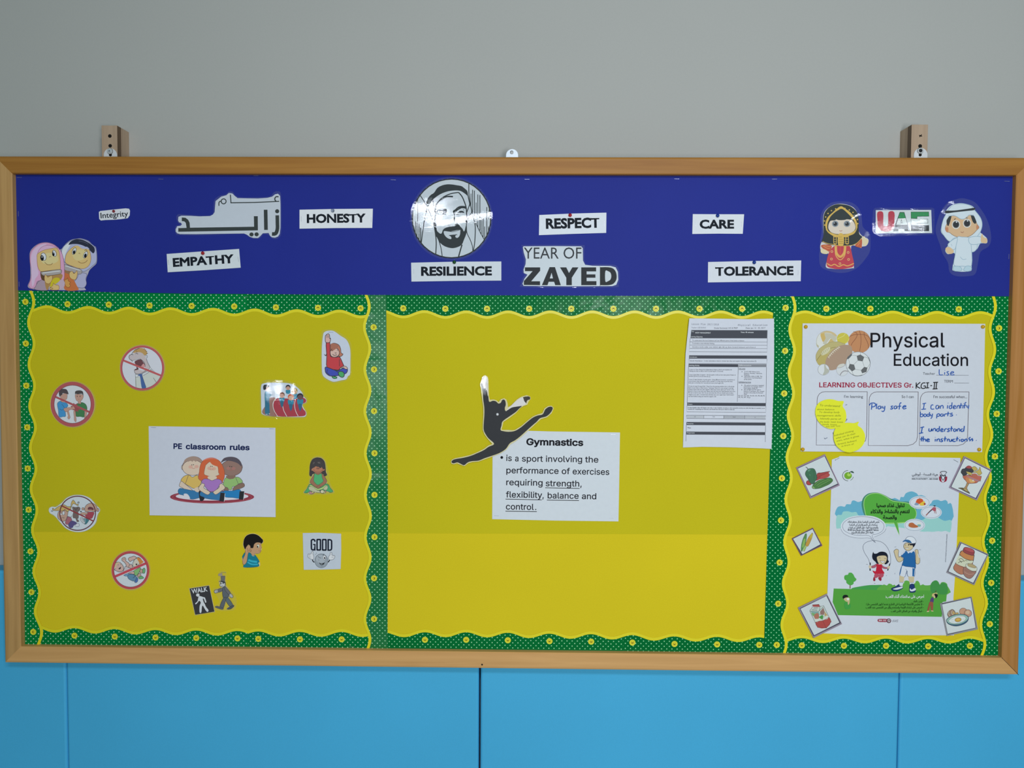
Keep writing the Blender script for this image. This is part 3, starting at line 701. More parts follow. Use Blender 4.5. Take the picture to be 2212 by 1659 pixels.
it.fo('8A8294', '4C4458', 5, '300,1440 380,1400 450,1420 430,1480 440,1568 250,1560 260,1500').f('9C94A8', '600,1440 650,1410 690,1450 680,1520 620,1560 600,1568 580,1500')
it.f('4E3C2A', '328,1300 360,1290 380,1340 400,1420 360,1420 335,1380').f('8E7648', '400,1350 520,1340 650,1330 640,1400 560,1450 470,1500 430,1568 400,1500')
it.fo('8A8E90', '44423E', 6, '335,1300 400,1290 620,1258 640,1310 600,1330 500,1345 370,1350').l('C4CCCC', 12, '360,1312 480,1298 620,1282')
it.f('A6A428', '500,1420 540,1385 600,1385 618,1420 590,1450 520,1500 470,1530 480,1470')
it.fo(sk, '6E4C26', 5, '390,1420 388,1370 402,1335 425,1360 440,1375 490,1348 505,1375 500,1420 460,1470 410,1460')
it.fo(sk, '6E4C26', 5, '470,1530 510,1500 520,1460 545,1485 600,1500 600,1560 530,1568 480,1562').l('4C3014', 6, '472,1530 515,1538').l('4C3014', 6, '480,1556 515,1552')
it.done()

# --- girl in black and gold shawl, red dress
it = Item('picture_cutout', 'laminated cut-out girl in black shawl and red embroidered dress', 'picture', BO, crE)
it.sheet('185,640 205,580 200,400 215,310 270,250 350,215 440,215 540,250 590,320 605,420 605,520 650,580 710,610 715,650 690,690 640,700 630,715 520,695 550,920 530,945 400,955 300,950 230,925 260,780 180,745 168,690', 'C2BFC0', True)
it.part('picture')
it.f('B43040', '240,910 265,770 330,690 420,680 500,690 530,790 550,915 480,945 400,955 310,948')
it.l('DCA050', 11, '245,890 290,915 330,900 380,925 430,905 480,918 550,890').l('DCA050', 26, '345,690 352,770 395,815 440,770 450,690').L('C04A30', 7, '395,690 395,800')
it.l('E0AC58', 8, '335,700 345,800 395,850 445,800 460,700')
for x, y in ((300, 755), (485, 765), (295, 840), (490, 845), (392, 893)): it.ring('E0B070', x, y, 11, 6)
it.f('B2502E', '175,690 215,675 280,680 300,700 270,755 210,730').l('D89850', 5, '200,690 240,715 275,720').l('D89850', 5, '215,682 250,695 290,700')
it.f('B2502E', '565,690 600,640 640,610 640,700 628,712').l('D89850', 5, '590,690 620,650')
it.f('CFC2A0', '172,740 195,722 260,755 250,780 215,782 180,770').f('CFC2A0', '645,600 670,580 680,605 712,625 712,650 690,685 650,672')
it.f('16201F', '185,640 205,570 205,430 212,330 260,260 340,220 420,218 510,240 580,300 605,380 605,500 615,560 645,590 600,640 570,670 520,685 400,686 330,684 260,675 200,650')
it.f('C8A64C', '405,240 450,265 520,320 575,400 590,470 560,545 500,575 460,590 350,590 300,570 245,525 225,450 250,370 310,310 360,265')
it.f('1C2624', '405,268 480,320 545,395 570,460 560,520 450,560 350,560 260,520 248,450 270,390 330,330')
it.f('CEC2B6', '262,450 290,400 350,390 460,388 530,400 565,455 560,510 500,548 400,558 310,545 265,505')
it.f('1C2624', '258,430 290,350 400,275 500,340 560,440 520,410 475,396 465,350 460,392 360,394 350,350 342,396 290,404')
for x in (338, 472):
    it.e('9098A2', x, 440, 38, 36).e('6A7480', x, 440, 30, 30).e('0E1418', x, 440, 21).e('E8EEF0', x - 10, 430, 5)
it.l('A05040', 5, '385,515 402,523 418,514')
it.f('C8A64C', '375,560 430,560 432,680 372,680').l('C8A64C', 7, '320,570 322,660 350,668 350,575').l('C8A64C', 7, '460,570 458,660 490,662 486,575')
for y in (590, 615, 640, 660): it.L('C8A64C', 5, [(318, y), (352, y)]).L('C8A64C', 5, [(446, y), (490, y)]).L('8A6A20', 4, [(378, y), (428, y)])
for i in range(22):
    a = math.radians(100 + i * 340 / 21 + 70); it.e('C8A64C', 405 + 190 * math.cos(a), 425 + 165 * math.sin(a), 8, n=8)
it.l('C8A64C', 6, '195,640 240,660 300,672 400,690 520,685 590,655 640,600')
it.film('165,640 185,500 170,380 200,280 290,200 420,185 530,200 610,270 640,380 655,480 730,560 740,660 730,760 680,840 600,930 500,985 380,998 250,970 170,920 155,820 160,720', fn=lambda x, y: 0.0005 + 0.0005 * math.sin((y + x) / 24))
it.done()

# --- UAE plate
it = Item('laminated_sign', 'laminated sign reading UAE in red, green, white and black letters', 'sign', BO, crE)
it.sheet('800,284 1430,282 1440,545 900,548 800,545', 'C0C8D0')
R_, G_, K = 'A83042', '28824C', '14161A'
it.part('lettering')
it.f(R_, '818,308 882,308 884,420 890,458 912,470 935,458 942,420 944,308 1010,308 1010,430 1000,490 950,525 900,528 850,510 822,460 818,400', n=3)
it.F('20242A', '1072,306 1124,306 1188,525 1132,525 1122,498 1060,498 1050,525 994,525')
it.F(G_, '1076,312 1120,312 1140,376 1054,376').F('C8D0D6', '1054,378 1140,378 1162,452 1030,452').F('20242A', '1092,388 1105,430 1080,430').F('C8D0D6', '1094,400 1100,425 1086,425')
it.F('20242A', '1198,302 1404,302 1406,356 1272,358 1272,384 1394,384 1394,434 1270,436 1270,455 1406,455 1406,522 1200,524')
it.F(G_, '1202,306 1400,306 1402,352 1268,354 1268,376 1202,376').F('C8D0D6', '1202,380 1390,388 1390,430 1266,432 1266,452 1202,452')
it.film('768,290 785,262 820,256 1150,258 1440,256 1466,270 1470,420 1462,560 1300,572 1000,578 850,580 790,560 760,520 762,400', False, fn=lambda x, y: 0.0004 + 0.0001 * math.sin(x / 9), material=film_mat('laminate_worn', 0.035, 0.04, 0.012, 0.11, 0.05), grid=2.5)
it.done()

# --- boy in white robe
it = Item('picture_cutout', 'laminated cut-out boy in white robe and headscarf with outstretched arm', 'picture', BO, crE)
it.sheet('1540,520 1570,400 1600,330 1600,290 1660,230 1760,205 1870,225 1925,265 1930,310 1990,380 2012,450 1990,530 2010,555 2060,600 2070,640 2055,662 1990,665 1950,730 1890,760 1890,930 1880,975 1790,985 1690,975 1672,940 1700,780 1620,785 1590,740 1620,690 1650,640 1590,590', 'B9C8D6', True)
it.part('picture'); wl, ln = 'BFCBD8', '8AA4B8'
it.fo(wl, ln, 6, '1545,510 1565,400 1600,330 1660,240 1760,212 1870,230 1920,280 1990,370 2010,450 1990,530 1950,600 1950,720 1885,755 1850,600 1700,600 1640,640 1580,580')
it.fo('C4A482', '7A6048', 5, '1608,440 1640,370 1700,340 1880,335 1935,400 1950,440 1975,480 1950,510 1900,560 1840,590 1750,595 1680,570 1640,540 1605,530 1590,490')
it.f('B47A58', '1590,490 1620,480 1625,520 1605,535').f('B47A58', '1945,455 1970,465 1965,500 1945,500')
it.f('1A2022', '1605,400 1625,355 1660,345 1650,400 1625,465 1608,440').f('1A2022', '1880,335 1910,340 1942,410 1930,440 1900,410')
it.f(wl, '1600,330 1700,310 1850,290 1925,300 1900,340 1850,345 1800,388 1760,382 1700,345 1640,350 1600,400').l(ln, 6, '1620,352 1700,348 1770,385 1830,372 1860,340 1915,345')
it.f('14181C', '1592,292 1700,288 1850,268 1925,258 1922,282 1850,292 1700,308 1600,320')
for x, y in ((1712, 448), (1838, 434)):
    it.e('D8D4D2', x, y, 46, 50).e('5A5450', x, y, 38, 41).e('10141A', x, y, 31, 33).e('F0F4F4', x + 6, y - 28, 8)
it.l('8A4838', 5, '1765,530 1785,540 1800,528').l('14181C', 7, '1690,392 1710,380').l('14181C', 7, '1825,372 1845,375')
it.fo(wl, ln, 6, '1725,600 1780,590 1862,598 1880,640 1890,910 1790,920 1690,910 1705,780').fo(wl, ln, 6, '1725,600 1650,640 1620,690 1690,735 1715,680')
it.fo(wl, ln, 6, '1862,598 1990,588 1995,660 1880,672').f('C8AC88', '1995,600 2010,550 2025,590 2065,610 2065,650 2050,660 2000,650').f('C8AC88', '1595,715 1640,705 1685,745 1675,775 1630,782 1600,760')
it.l(ln, 5, '1760,815 1790,845 1830,840').l(ln, 4, '1655,670 1668,692').fo('A8C0D0', ln, 6, '1680,930 1720,920 1760,930 1780,965 1740,978 1690,972').fo('A8C0D0', ln, 6, '1800,960 1830,920 1880,925 1888,960 1850,980 1810,975')
it.film('1490,440 1540,300 1620,200 1720,160 1800,150 1920,190 2000,280 2060,380 2100,500 2112,620 2080,700 1990,760 1960,900 1930,1010 1850,1035 1720,1035 1640,990 1620,880 1560,780 1530,680 1500,600 1480,520', fn=lambda x, y: 0.0005 + 0.0005 * math.sin(y / 21 - x / 30))
it.done()

# ================================================================== left panel
LO = 0.0024
crK = (240, 730, 12.7615); crL = (90, 810, 12.7615); crM = (550, 700, 7.541); crN = (310, 910, 7.373); crO = (640, 970, 15.08)
crQ = (90, 1060, 15.8); crR = (230, 1180, 16.59); crS = (400, 1230, 15.083); crT = (510, 1140, 16.5875); crU = (640, 1140, 16.59)
RD, WH = 'A04A4E', 'B2C0CE'
grp = 'round no-entry style rule pictures on the left panel'
it = Item('rule_sign', 'round red-barred sign of a shouting blond man in a blue tie', 'sign', LO, crK, grp)
it.sheet(ell(858, 825, 618, 628, 0, 48), 'A8A868'); K = '1C1C20'
it.part('picture').e(WH, 855, 830, 600, 618, 0, 48)
it.f('AABAB8', '670,1075 760,1070 900,1040 1040,960 1110,860 1210,940 1330,1060 1360,1080 1255,1240 1100,1350 900,1395 690,1360')
it.f('A6A6AC', '500,540 490,490 520,462 600,440 680,395 780,385 900,440 960,560 1020,710 1075,805 1030,850 960,930 860,960 720,990 660,970 640,900 700,860 900,900 940,780 900,680 800,570 620,620 580,650 520,590')
it.f('A0884E', '600,415 640,350 700,300 800,275 900,295 960,340 1000,420 960,470 920,480 860,420 780,392 690,400 600,420')
for a in ('565,455 600,390 680,310', '680,345 730,300 780,285', '900,300 930,300', '930,335 965,330', '955,375 995,370', '970,430 1015,428'): it.l(K, 12, a)
it.l(K, 12, '610,465 560,455 510,480 492,530 515,590 560,610 585,650').L(K, 10, '580,630 800,575').L('C4CCD2', 22, '590,640 800,588')
it.f('5A3038', '650,650 800,588 880,660 930,740 900,760 830,780 770,800 700,760').f('B08488', '830,780 890,710 925,750 920,800 860,820')
it.f('4A2830', '700,790 760,860 640,895 660,860 700,845').l(K, 11, '800,575 890,650 930,720 935,800').l(K, 10, '970,570 1010,680 1075,805').l(K, 9, '935,480 980,475 1000,520 975,560').l(K, 8, '955,505 968,525').l(K, 11, '670,440 700,425 745,445').l(K, 10, '685,390 725,380')
it.l(K, 10, '640,895 660,970 720,995 850,970 960,900').fo('BAC6CC', K, 9, '665,1005 740,1000 745,1075 670,1075', False).fo('BAC6CC', K, 9, '850,985 1000,920 1040,860 1080,810 1110,850 1020,960 890,1035', False)
it.fo('BAC6CC', K, 8, '1110,850 1210,940 1090,880', False).f('305490', '750,1010 850,990 860,1060 960,1370 850,1388 800,1080 755,1040').l('1E3460', 9, '850,1000 870,1090 965,1365').l(K, 9, '675,1075 685,1360').l(K, 9, '1165,1100 1255,1240')
it.L(RD, 52, '340,620 1395,1045').ring(RD, 857, 828, 580, 56, 594, 0, 56).ring('5E3038', 857, 828, 552, 7, 566, 0, 56)
it.film(ell(868, 826, 640, 655, 0, 40), False); it.done()

it = Item('rule_sign', 'round red-barred sign of a boy in blue pushing a boy in green', 'sign', LO, crL, grp)
it.sheet(ell(852, 810, 618, 628, 0, 48), 'A8AC66'); it.part('picture').e('B4C4D2', 850, 810, 560, 570, 0, 48)
sk = 'A08478'
it.fo(sk, '4A3A38', 6, '530,560 640,500 700,520 705,600 690,660 640,700 600,740 530,700 520,620').f(sk, '520,690 610,700 590,745 540,735')
it.f('3A3236', '500,600 478,500 510,420 590,385 690,405 740,520 700,525 590,500 560,550 520,570').l('1A1618', 8, '500,600 478,500 510,420 590,385 690,410')
it.fo('2C80B8', '1C3450', 8, '435,850 440,770 510,720 560,750 640,760 700,790 725,850 680,900 640,930 662,1130 580,1150 510,1165 470,1120 460,980').l('1C3450', 9, '550,800 600,860 625,920 560,970 490,930')
it.fo(sk, '4A3A38', 6, '605,930 700,900 830,890 870,860 915,920 880,950 780,960 720,1010 650,1010').fo(sk, '4A3A38', 6, '705,1030 740,1000 770,1100 785,1170 750,1220 715,1180 730,1120')
it.fo(sk, '4A3A38', 6, '930,540 1120,540 1150,600 1110,690 1080,720 1080,800 1010,810 1000,730 950,690').f('33302F', '922,540 925,460 980,430 1080,428 1140,470 1145,570 1110,520 1000,525 940,520')
it.e('101010', 980, 592, 13).e('101010', 1058, 592, 13).l('6A4040', 7, '1005,665 1035,668').l('4A3A38', 7, '965,560 990,556').l('4A3A38', 7, '1045,560 1070,560')
it.fo('2C6C3C', '1A3A24', 8, '960,800 1010,790 1080,800 1100,755 1190,790 1240,860 1248,960 1180,1000 1170,1155 1060,1145 955,1140 940,1000 900,950')
it.fo(sk, '4A3A38', 6, '880,1000 930,1000 945,1160 955,1240 940,1295 900,1250 895,1150').fo(sk, '4A3A38', 6, '1190,1010 1245,1010 1225,1140 1180,1190')
it.F('7E3C40', '880,770 920,810 985,790 975,850 1060,960 1000,970 1015,1025 960,990 930,1025 900,970 850,970 870,930 790,860 850,850')
it.f(sk, '835,900 870,860 915,930 870,945')
it.L('8E4248', 54, '375,600 1310,1020').ring('924448', 850, 808, 556, 96, 574, 0, 56).ring('4A2834', 850, 808, 506, 10, 524, 0, 56)
it.film(ell(868, 806, 640, 655, 0, 40), False); it.done()

it = Item('rule_sign', 'oval-edged barred sign of two cartoon children pulling a toy bear', 'sign', LO, crQ, grp)
it.sheet('245,680 270,590 360,545 480,555 600,480 700,400 850,250 1050,165 1250,145 1450,170 1650,260 1780,390 1880,520 1960,590 1990,680 1930,780 1890,900 1850,1080 1720,1240 1500,1370 1250,1410 1000,1370 800,1260 640,1090 500,920 400,830 290,770', 'AABECA', True)
it.part('picture'); K = '26282A'; sk = 'A08A7C'
it.fo(sk, K, 12, '545,820 580,720 700,690 820,660 900,700 880,850 850,950 800,1030 700,1045 620,1000 555,930')
it.fo('A89858', K, 12, '370,600 400,600 440,635 540,560 680,490 780,485 880,540 1000,545 985,640 940,680 870,720 800,650 700,690 560,685 390,670')
it.fo('A89858', K, 11, '1000,560 1010,420 1060,330 1100,335 1180,450 1225,460 1245,420 1250,490 1235,515 1120,450 1060,460 1010,560').l(K, 22, '1215,400 1285,385').l(K, 18, '1270,380 1285,430').l(K, 22, '320,690 390,700')
it.fo('D0D8DA', K, 9, ell(745, 765, 42, 68, 8)).e('101010', 672, 770, 16, 22).e('D0D8DA', 660, 800, 26, 30).l(K, 9, '670,940 720,910 765,920 740,950')
it.fo('8C5464', '4A2A38', 8, '800,1090 860,960 900,880 1025,960 1000,1060 930,1140 850,1155').fo(sk, K, 8, '880,870 1000,900 1020,850 1000,920 940,900')
it.fo('443C74', '26204C', 8, '910,1160 1010,1030 1120,1050 1200,1110 1100,1180 1050,1260 960,1265').fo('B4BCD0', '302C50', 9, '1130,1190 1220,1110 1280,1140 1275,1210 1200,1225')
it.fo('5E5452', '2E2826', 8, '1050,600 1050,550 1110,560 1180,565 1260,550 1315,600 1290,680 1240,720 1260,800 1250,940 1200,960 1250,1000 1270,1050 1210,1060 1180,1000 1150,940 1080,930 1060,850 1080,720').e('161010', 1170, 655, 22, 14).e('161010', 1210, 605, 14, 20).e('4A4648', 1130, 610, 26, 30)
it.fo(sk, K, 12, '1470,590 1540,480 1680,425 1820,470 1890,580 1880,680 1800,720 1680,690 1560,720 1480,700').fo(sk, K, 11, ell(1410, 620, 42, 45)).fo(sk, K, 11, ell(1920, 660, 38, 55))
it.fo('5A2430', '2A1218', 8, '1580,640 1600,570 1680,555 1760,600 1760,660 1680,640').fo('8A2E40', '4A1622', 8, '1480,820 1560,740 1780,735 1760,860 1700,950 1560,920').fo(sk, K, 8, '1330,760 1420,740 1560,760 1560,800 1430,830 1350,810').e('30383C', 1340, 710, 30, 22)
it.fo('2A6A78', K, 9, '1430,960 1610,980 1560,1090 1500,1145 1440,1110').fo('A8B8C0', K, 9, '1320,930 1370,905 1430,980 1480,1120 1400,1100 1330,1010')
for i in range(4): it.L(K, 9, [(1335 + i * 22, 960 + i * 38), (1400 + i * 22, 940 + i * 34)]); it.L('D0D8DA', 10, [(1430 + i * 12, 990 + i * 36), (1510 - i * 6, 985 + i * 34)])
it.L('762028', 44, '690,520 1750,1030').ring('4E1424', 1228, 770, 608, 34, 582, 0, 60)
it.film('225,690 240,570 400,520 600,430 800,230 1050,130 1300,120 1600,200 1800,370 1950,520 2020,660 1960,820 1880,1100 1700,1290 1400,1420 1100,1420 850,1330 640,1140 480,940 300,810'); it.done()

it = Item('rule_sign', 'round red-barred sign of two toddlers fighting, barred the other way', 'sign', LO, crR, grp)
it.sheet(ell(862, 862, 690, 700, 0, 48), 'B0AA66'); it.part('picture').e('B0C4D2', 860, 860, 620, 630, 0, 48)
K = '20242A'; sk = 'B09C96'
it.fo(sk, K, 15, '290,720 300,640 360,580 450,570 530,620 590,700 620,780 600,860 540,910 450,920 370,890 300,860 290,820 330,790').f('B8AC84', '280,720 310,620 400,575 470,580 380,650 340,720 330,800 300,780').f('2A1A1C', '430,800 480,760 520,740 510,800 460,830')
it.e(K, 418, 668, 10, 16).l(K, 12, '500,660 525,640').fo(sk, K, 15, '560,520 555,440 600,410 660,400 700,470 690,520 820,630 800,770 720,750 690,640 610,550').l(K, 9, '600,440 605,490').l(K, 9, '635,430 640,485')
it.fo('A8ACB4', K, 12, '640,800 680,720 760,750 900,800 960,780 700,900 600,900').fo(sk, K, 14, '800,760 820,680 880,640 920,680 930,740 900,790')
it.fo(sk, K, 15, '780,450 830,400 900,380 980,355 1050,380 1070,430 1000,480 910,510 850,550 800,500').fo('C0B8AE', K, 14, '940,640 960,560 1000,490 1070,440 1160,440 1180,620 1100,700 1000,740 950,720')
it.f('B07830', '1090,440 1150,400 1230,440 1290,520 1330,560 1200,650 1160,560').e('302420', 1075, 650, 32).l(K, 10, '985,540 1000,560').l(K, 16, '1075,410 1150,400 1220,440')
it.fo('70A868', '26402A', 14, '960,900 1200,760 1205,850 1150,960 1080,1050 1000,1020 990,960').fo('B09C96', K, 13, '780,970 960,900 1000,990 880,1000').fo('5E92B8', '243C54', 14, '620,1040 780,980 980,1010 900,1060 720,1070')
it.fo('4C7C9C', '243C54', 15, '760,1050 830,1005 960,1010 1080,1100 1100,1180 1010,1250 880,1220 780,1150').fo('3C64A8', '243C54', 14, '1050,1200 1100,1120 1130,1190 1090,1290 1010,1290').l('1C2830', 16, '1040,1060 950,1140')
it.fo('A09080', K, 13, '1210,830 1300,840 1290,960 1200,940').fo('A09080', K, 13, '1100,1050 1190,960 1240,1060 1150,1110').fo('58A068', '22402A', 14, '1300,830 1350,780 1385,830 1380,920 1350,970 1300,950').fo('58A068', '22402A', 14, '1160,1110 1250,1070 1320,1110 1320,1150 1180,1170')
it.L('A83848', 84, '270,1100 1440,600').ring('A03840', 862, 858, 636, 80, 645, 0, 56).ring('4A1C2C', 862, 858, 594, 10, 602, 0, 56)
it.film(ell(870, 855, 725, 745, 0, 40), False); it.done()

# --- raised hand girl
it = Item('picture_cutout', 'laminated cut-out of seated child in red jumper raising one hand', 'picture', LO, crM)
it.sheet('1115,180 1140,130 1200,108 1290,115 1400,190 1490,250 1540,340 1560,450 1560,600 1555,810 1520,850 1490,900 1400,920 1320,938 1260,935 1170,890 1110,830 1095,700 1095,400', 'B2C2D4', True)
K = '1E1A1E'
it.part('picture').fo('A04844' if 0 else 'A86C54', K, 8, '1135,490 1165,500 1240,340 1300,312 1370,340 1400,400 1410,470 1440,490 1410,525 1370,520 1240,400 1170,515')
it.fo('C0A8A0', K, 9, '1240,425 1330,395 1370,430 1380,480 1350,525 1290,540 1240,510').f('96604A', '1235,330 1310,315 1370,350 1330,400 1240,440')
it.fo('B02C34', K, 10, '1165,300 1225,298 1232,500 1260,535 1330,540 1370,530 1400,560 1440,650 1450,680 1400,710 1375,745 1320,745 1180,710 1175,520', n=3)
it.fo('C0A09C', K, 9, '1158,295 1152,200 1165,180 1170,170 1180,165 1198,158 1215,168 1222,200 1225,240 1238,230 1225,295')
for x in (1172, 1190, 1207): it.L(K, 5, [(x, 180), (x + 2, 225)])
it.e(K, 1268, 433, 9, 6).e(K, 1350, 425, 5, 9).l(K, 8, '1305,468 1325,475 1330,465').l(K, 9, '1270,490 1295,510 1340,500').l(K, 8, '1380,570 1382,690').l(K, 9, '1240,430 1260,405')
it.fo('2C3CA8', K, 11, '1158,700 1250,730 1350,760 1440,720 1510,735 1500,790 1450,820 1350,840 1230,845 1165,800 1150,750').fo('C0A8A0', K, 8, '1400,710 1460,685 1500,700 1515,730 1480,735 1450,715')
it.fo('3A9C58', K, 11, '1365,790 1400,770 1450,790 1460,840 1430,868 1380,845').fo('3A9C58', K, 10, '1265,850 1330,860 1340,880 1300,888 1270,875').l(K, 8, '1190,740 1180,790 1220,830').l(K, 9, '1320,760 1370,790')
it.film('1090,140 1150,90 1290,90 1460,190 1560,290 1580,450 1575,820 1530,900 1440,940 1330,965 1230,950 1110,870 1075,760 1075,400', fn=lambda x, y: 0.0006 + 0.0004 * math.sin(y / 14)); it.done()

# --- group with coach
it = Item('picture_cutout', 'laminated cut-out of an adult talking to children on a red track', 'picture', LO, crM)
it.sheet('105,1020 150,965 350,955 560,965 680,1020 770,1110 800,1180 840,1225 838,1275 780,1310 800,1370 840,1440 830,1500 760,1515 500,1510 250,1500 130,1470 110,1420 105,1200', 'B0C4D4', True)
it.part('picture').f('866860', '125,1410 170,1340 235,1215 340,1200 300,1300 330,1430 370,1500 250,1498 140,1465')
it.f('942C3C', '375,1500 320,1420 305,1310 330,1240 390,1205 640,1220 780,1200 835,1230 830,1275 770,1310 790,1380 830,1430 820,1490 700,1505')
it.l('D0CCCC', 9, '345,1215 300,1290 315,1400 375,1505').l('D0CCCC', 9, '460,1340 475,1410 525,1505').l('D0CCCC', 9, '665,1235 650,1320 670,1420 710,1500')
K = '1E1C24'; T = '2A7C98'
it.fo(T, '1C5064', 5, '170,1110 230,1105 245,1160 235,1250 240,1350 240,1460 175,1465 170,1300').f('1E6484', '175,1260 235,1255 242,1460 212,1462 208,1300 205,1465 178,1465').f('A88A7C', '180,1050 240,1020 235,1070 200,1100')
it.f(K, '140,1050 145,1000 190,985 240,1000 240,1025 195,1020 185,1060 155,1075').fo(T, '1C5064', 5, '225,1130 280,1150 250,1180 225,1180').l(K, 6, '275,1135 290,1150').f('B8BCC0', '175,1465 215,1465 200,1478').f('B8BCC0', '225,1455 255,1458 240,1470')
def kid(x, y, hair, skc, s=1.0, body=True, legs=True):
    if body: it.f('1E7C9C', [(x - 44 * s, y + 40), (x + 44 * s, y + 40), (x + 34 * s, y + 120 * s), (x - 34 * s, y + 120 * s)])
    if legs: it.f('1C5C7C', [(x - 30 * s, y + 118 * s), (x + 30 * s, y + 118 * s), (x + 10, y + 210 * s), (x - 10, y + 210 * s)])
    it.e(hair, x, y - 6, 50 * s, 50 * s).e(skc, x, y + 10, 41 * s, 38 * s).e('302420', x - 16 * s, y + 4, 5, 6).e('302420', x + 16 * s, y + 4, 5, 6).l('803838', 5, [(x - 12, y + 24), (x, y + 30), (x + 12, y + 24)])
kid(545, 1035, K, 'B89888', 0.8, True, False); kid(650, 1095, '8E8850', 'B49870', 1.0, True, False)
kid(445, 1160, '6E4838', 'B89888', 0.9); kid(590, 1195, 'B4542C', 'C0A088', 1.0); kid(742, 1185, '1A1A20', '5C4448', 1.05)
it.film('85,1010 130,930 220,905 480,915 560,935 700,985 790,1080 830,1160 865,1200 860,1290 810,1320 830,1370 860,1430 850,1510 780,1545 600,1545 450,1545 250,1530 110,1490 90,1420 80,1200', fn=lambda x, y: 0.0004 + 0.0002 * math.sin(x / 11), material=film_mat('laminate_worn', 0.035, 0.04, 0.012, 0.11, 0.05)); it.done()

# --- PE classroom rules
it = Item('paper_sheet', 'white landscape sheet titled PE classroom rules with three seated cartoon children', 'paper', LO, crN, tilt=(0, 1))
it.sheet('82,78 1100,92 2100,104 2102,800 2104,1527 1100,1512 97,1498 90,800', 'AABACB')
it.part('lettering').t('0E1C48', 'PE', 476, 441, 612, 443, 90, 0.03, 'Inter.woff2').t('0E1C48', 'classroom', 672, 445, 1308, 458, 90, 0.03, 'Inter.woff2').t('0E1C48', 'rules', 1374, 459, 1690, 463, 90, 0.03, 'Inter.woff2')
it.part('picture'); K = '4A4A50'
it.e('7C3444', 1092, 1205, 672, 105).e('B6C0CE', 1092, 1195, 580, 68).ring('90505A', 1092, 1208, 630, 8, 92)
def head(x, y, rx, ry, skc, out):
    it.fo(skc, out, 6, ell(x, y, rx, ry))
it.fo('AEA69A', K, 6, ell(622, 735, 18, 38)).fo('8C8078', K, 6, '630,720 650,640 700,585 790,560 880,580 940,640 960,700 800,760')
head(785, 740, 165, 122, 'BAB0A2', K); it.f('8C8078', '632,680 660,610 740,565 830,562 900,595 945,650 900,640 860,628 830,645 800,625 780,645 750,630 710,645 690,630 650,660')
it.e('C09A8E', 750, 728, 34, 26).e('C09A8E', 845, 722, 34, 26)
it.fo('A89890', K, 6, ell(1560, 725, 16, 36)); head(1400, 745, 170, 125, '7C6A64', '3A3234')
it.f('4C4A54', '1235,660 1260,610 1300,580 1380,565 1460,575 1520,610 1560,670 1560,720 1500,670 1400,635 1300,630'); it.e('8E6A66', 1350, 750, 30, 24).e('8E6A66', 1435, 752, 30, 24)
it.fo('C4A45C', K, 6, '595,950 640,880 720,855 780,890 860,860 920,960 880,1040 800,1070 740,1040 660,995').l(K, 6, '715,860 665,1000').fo('BAB0A2', K, 6, '600,955 665,1000 740,1060 780,1100 760,1130 700,1120 620,1060 570,1030')
it.fo('2F6C9C', '2C4C70', 6, '550,1110 580,1070 660,1080 760,1100 900,1120 960,1180 880,1220 760,1240 640,1180 570,1160').f('B8C0CC', '640,1160 700,1160 740,1230 670,1230').f('BAB0A2', '810,1070 870,1050 900,1090 870,1130 820,1110')
it.fo('7CA86A', K, 6, '1280,960 1310,900 1380,920 1460,890 1530,900 1580,970 1510,1000 1480,1040 1420,1040 1400,1090 1340,1080 1270,1040').l(K, 6, '1470,900 1510,1000').fo('736258', K, 6, '1440,1050 1520,1000 1590,985 1605,1040 1500,1090 1440,1130 1420,1090')
it.fo('736258', K, 6, '1280,1050 1340,1060 1350,1110 1300,1130 1280,1100').fo('2272AC', '2C4C70', 6, '1280,1110 1400,1110 1540,1090 1540,1220 1420,1215 1290,1200').F('24282E', '1530,1115 1605,1115 1590,1250 1518,1245').f('736258', '1320,870 1460,865 1440,910 1380,920 1330,905')
it.fo('B05C3C', '7A4A3C', 6, '890,800 910,690 960,620 1040,585 1120,585 1200,625 1250,690 1285,780 1290,880 1260,960 1240,980 900,940').f('B47064', '940,630 1010,590 1100,580 1190,615 1120,600 1030,605')
it.fo('BEB2A2', '6A5048', 5, '965,835 985,720 1000,690 1060,645 1100,690 1180,720 1195,820 1210,845 1150,875 1090,885 1010,865').f('B05C3C', '1060,640 1100,690 1180,720 1230,710 1200,640 1120,610').e('C29A8C', 1050, 750, 34, 26).e('C29A8C', 1120, 755, 34, 26)
it.f('BEB2A2', '1030,880 1160,880 1150,930 1090,945 1035,920').fo('8C6CB0', K, 6, '925,970 960,920 1030,920 1090,945 1160,920 1220,930 1250,975 1200,1040 1140,1110 1050,1115 980,1040')
it.fo('2F6C9C', '2C4C70', 6, '895,1150 940,1110 1040,1130 1140,1130 1270,1120 1270,1250 1140,1250 1000,1230 910,1200')
it.fo('BEB2A2', K, 6, '875,1070 930,990 975,1010 960,1060 1040,1110 1060,1140 1020,1170 940,1130').fo('BEB2A2', K, 6, '1115,1120 1200,1060 1210,1010 1250,995 1300,1060 1240,1110 1160,1165 1120,1150')
it.F('24282E', '1225,1135 1298,1145 1280,1280 1208,1272').f('24282E', '880,1125 905,1115 900,1180 970,1215 950,1260 900,1262').l('C8CCD0', 6, '1298,1150 1284,1280').l('C8CCD0', 6, '1608,1120 1592,1252')
for x, y in ((770, 695), (797, 692), (1070, 717), (1094, 719), (1375, 719), (1405, 723)): it.e('202024', x, y, 7)
for x, y in ((798, 752), (1082, 772), (1392, 778)): it.l('9A6058', 5, [(x - 24, y - 6), (x, y + 2), (x + 24, y - 6)])
it.done()

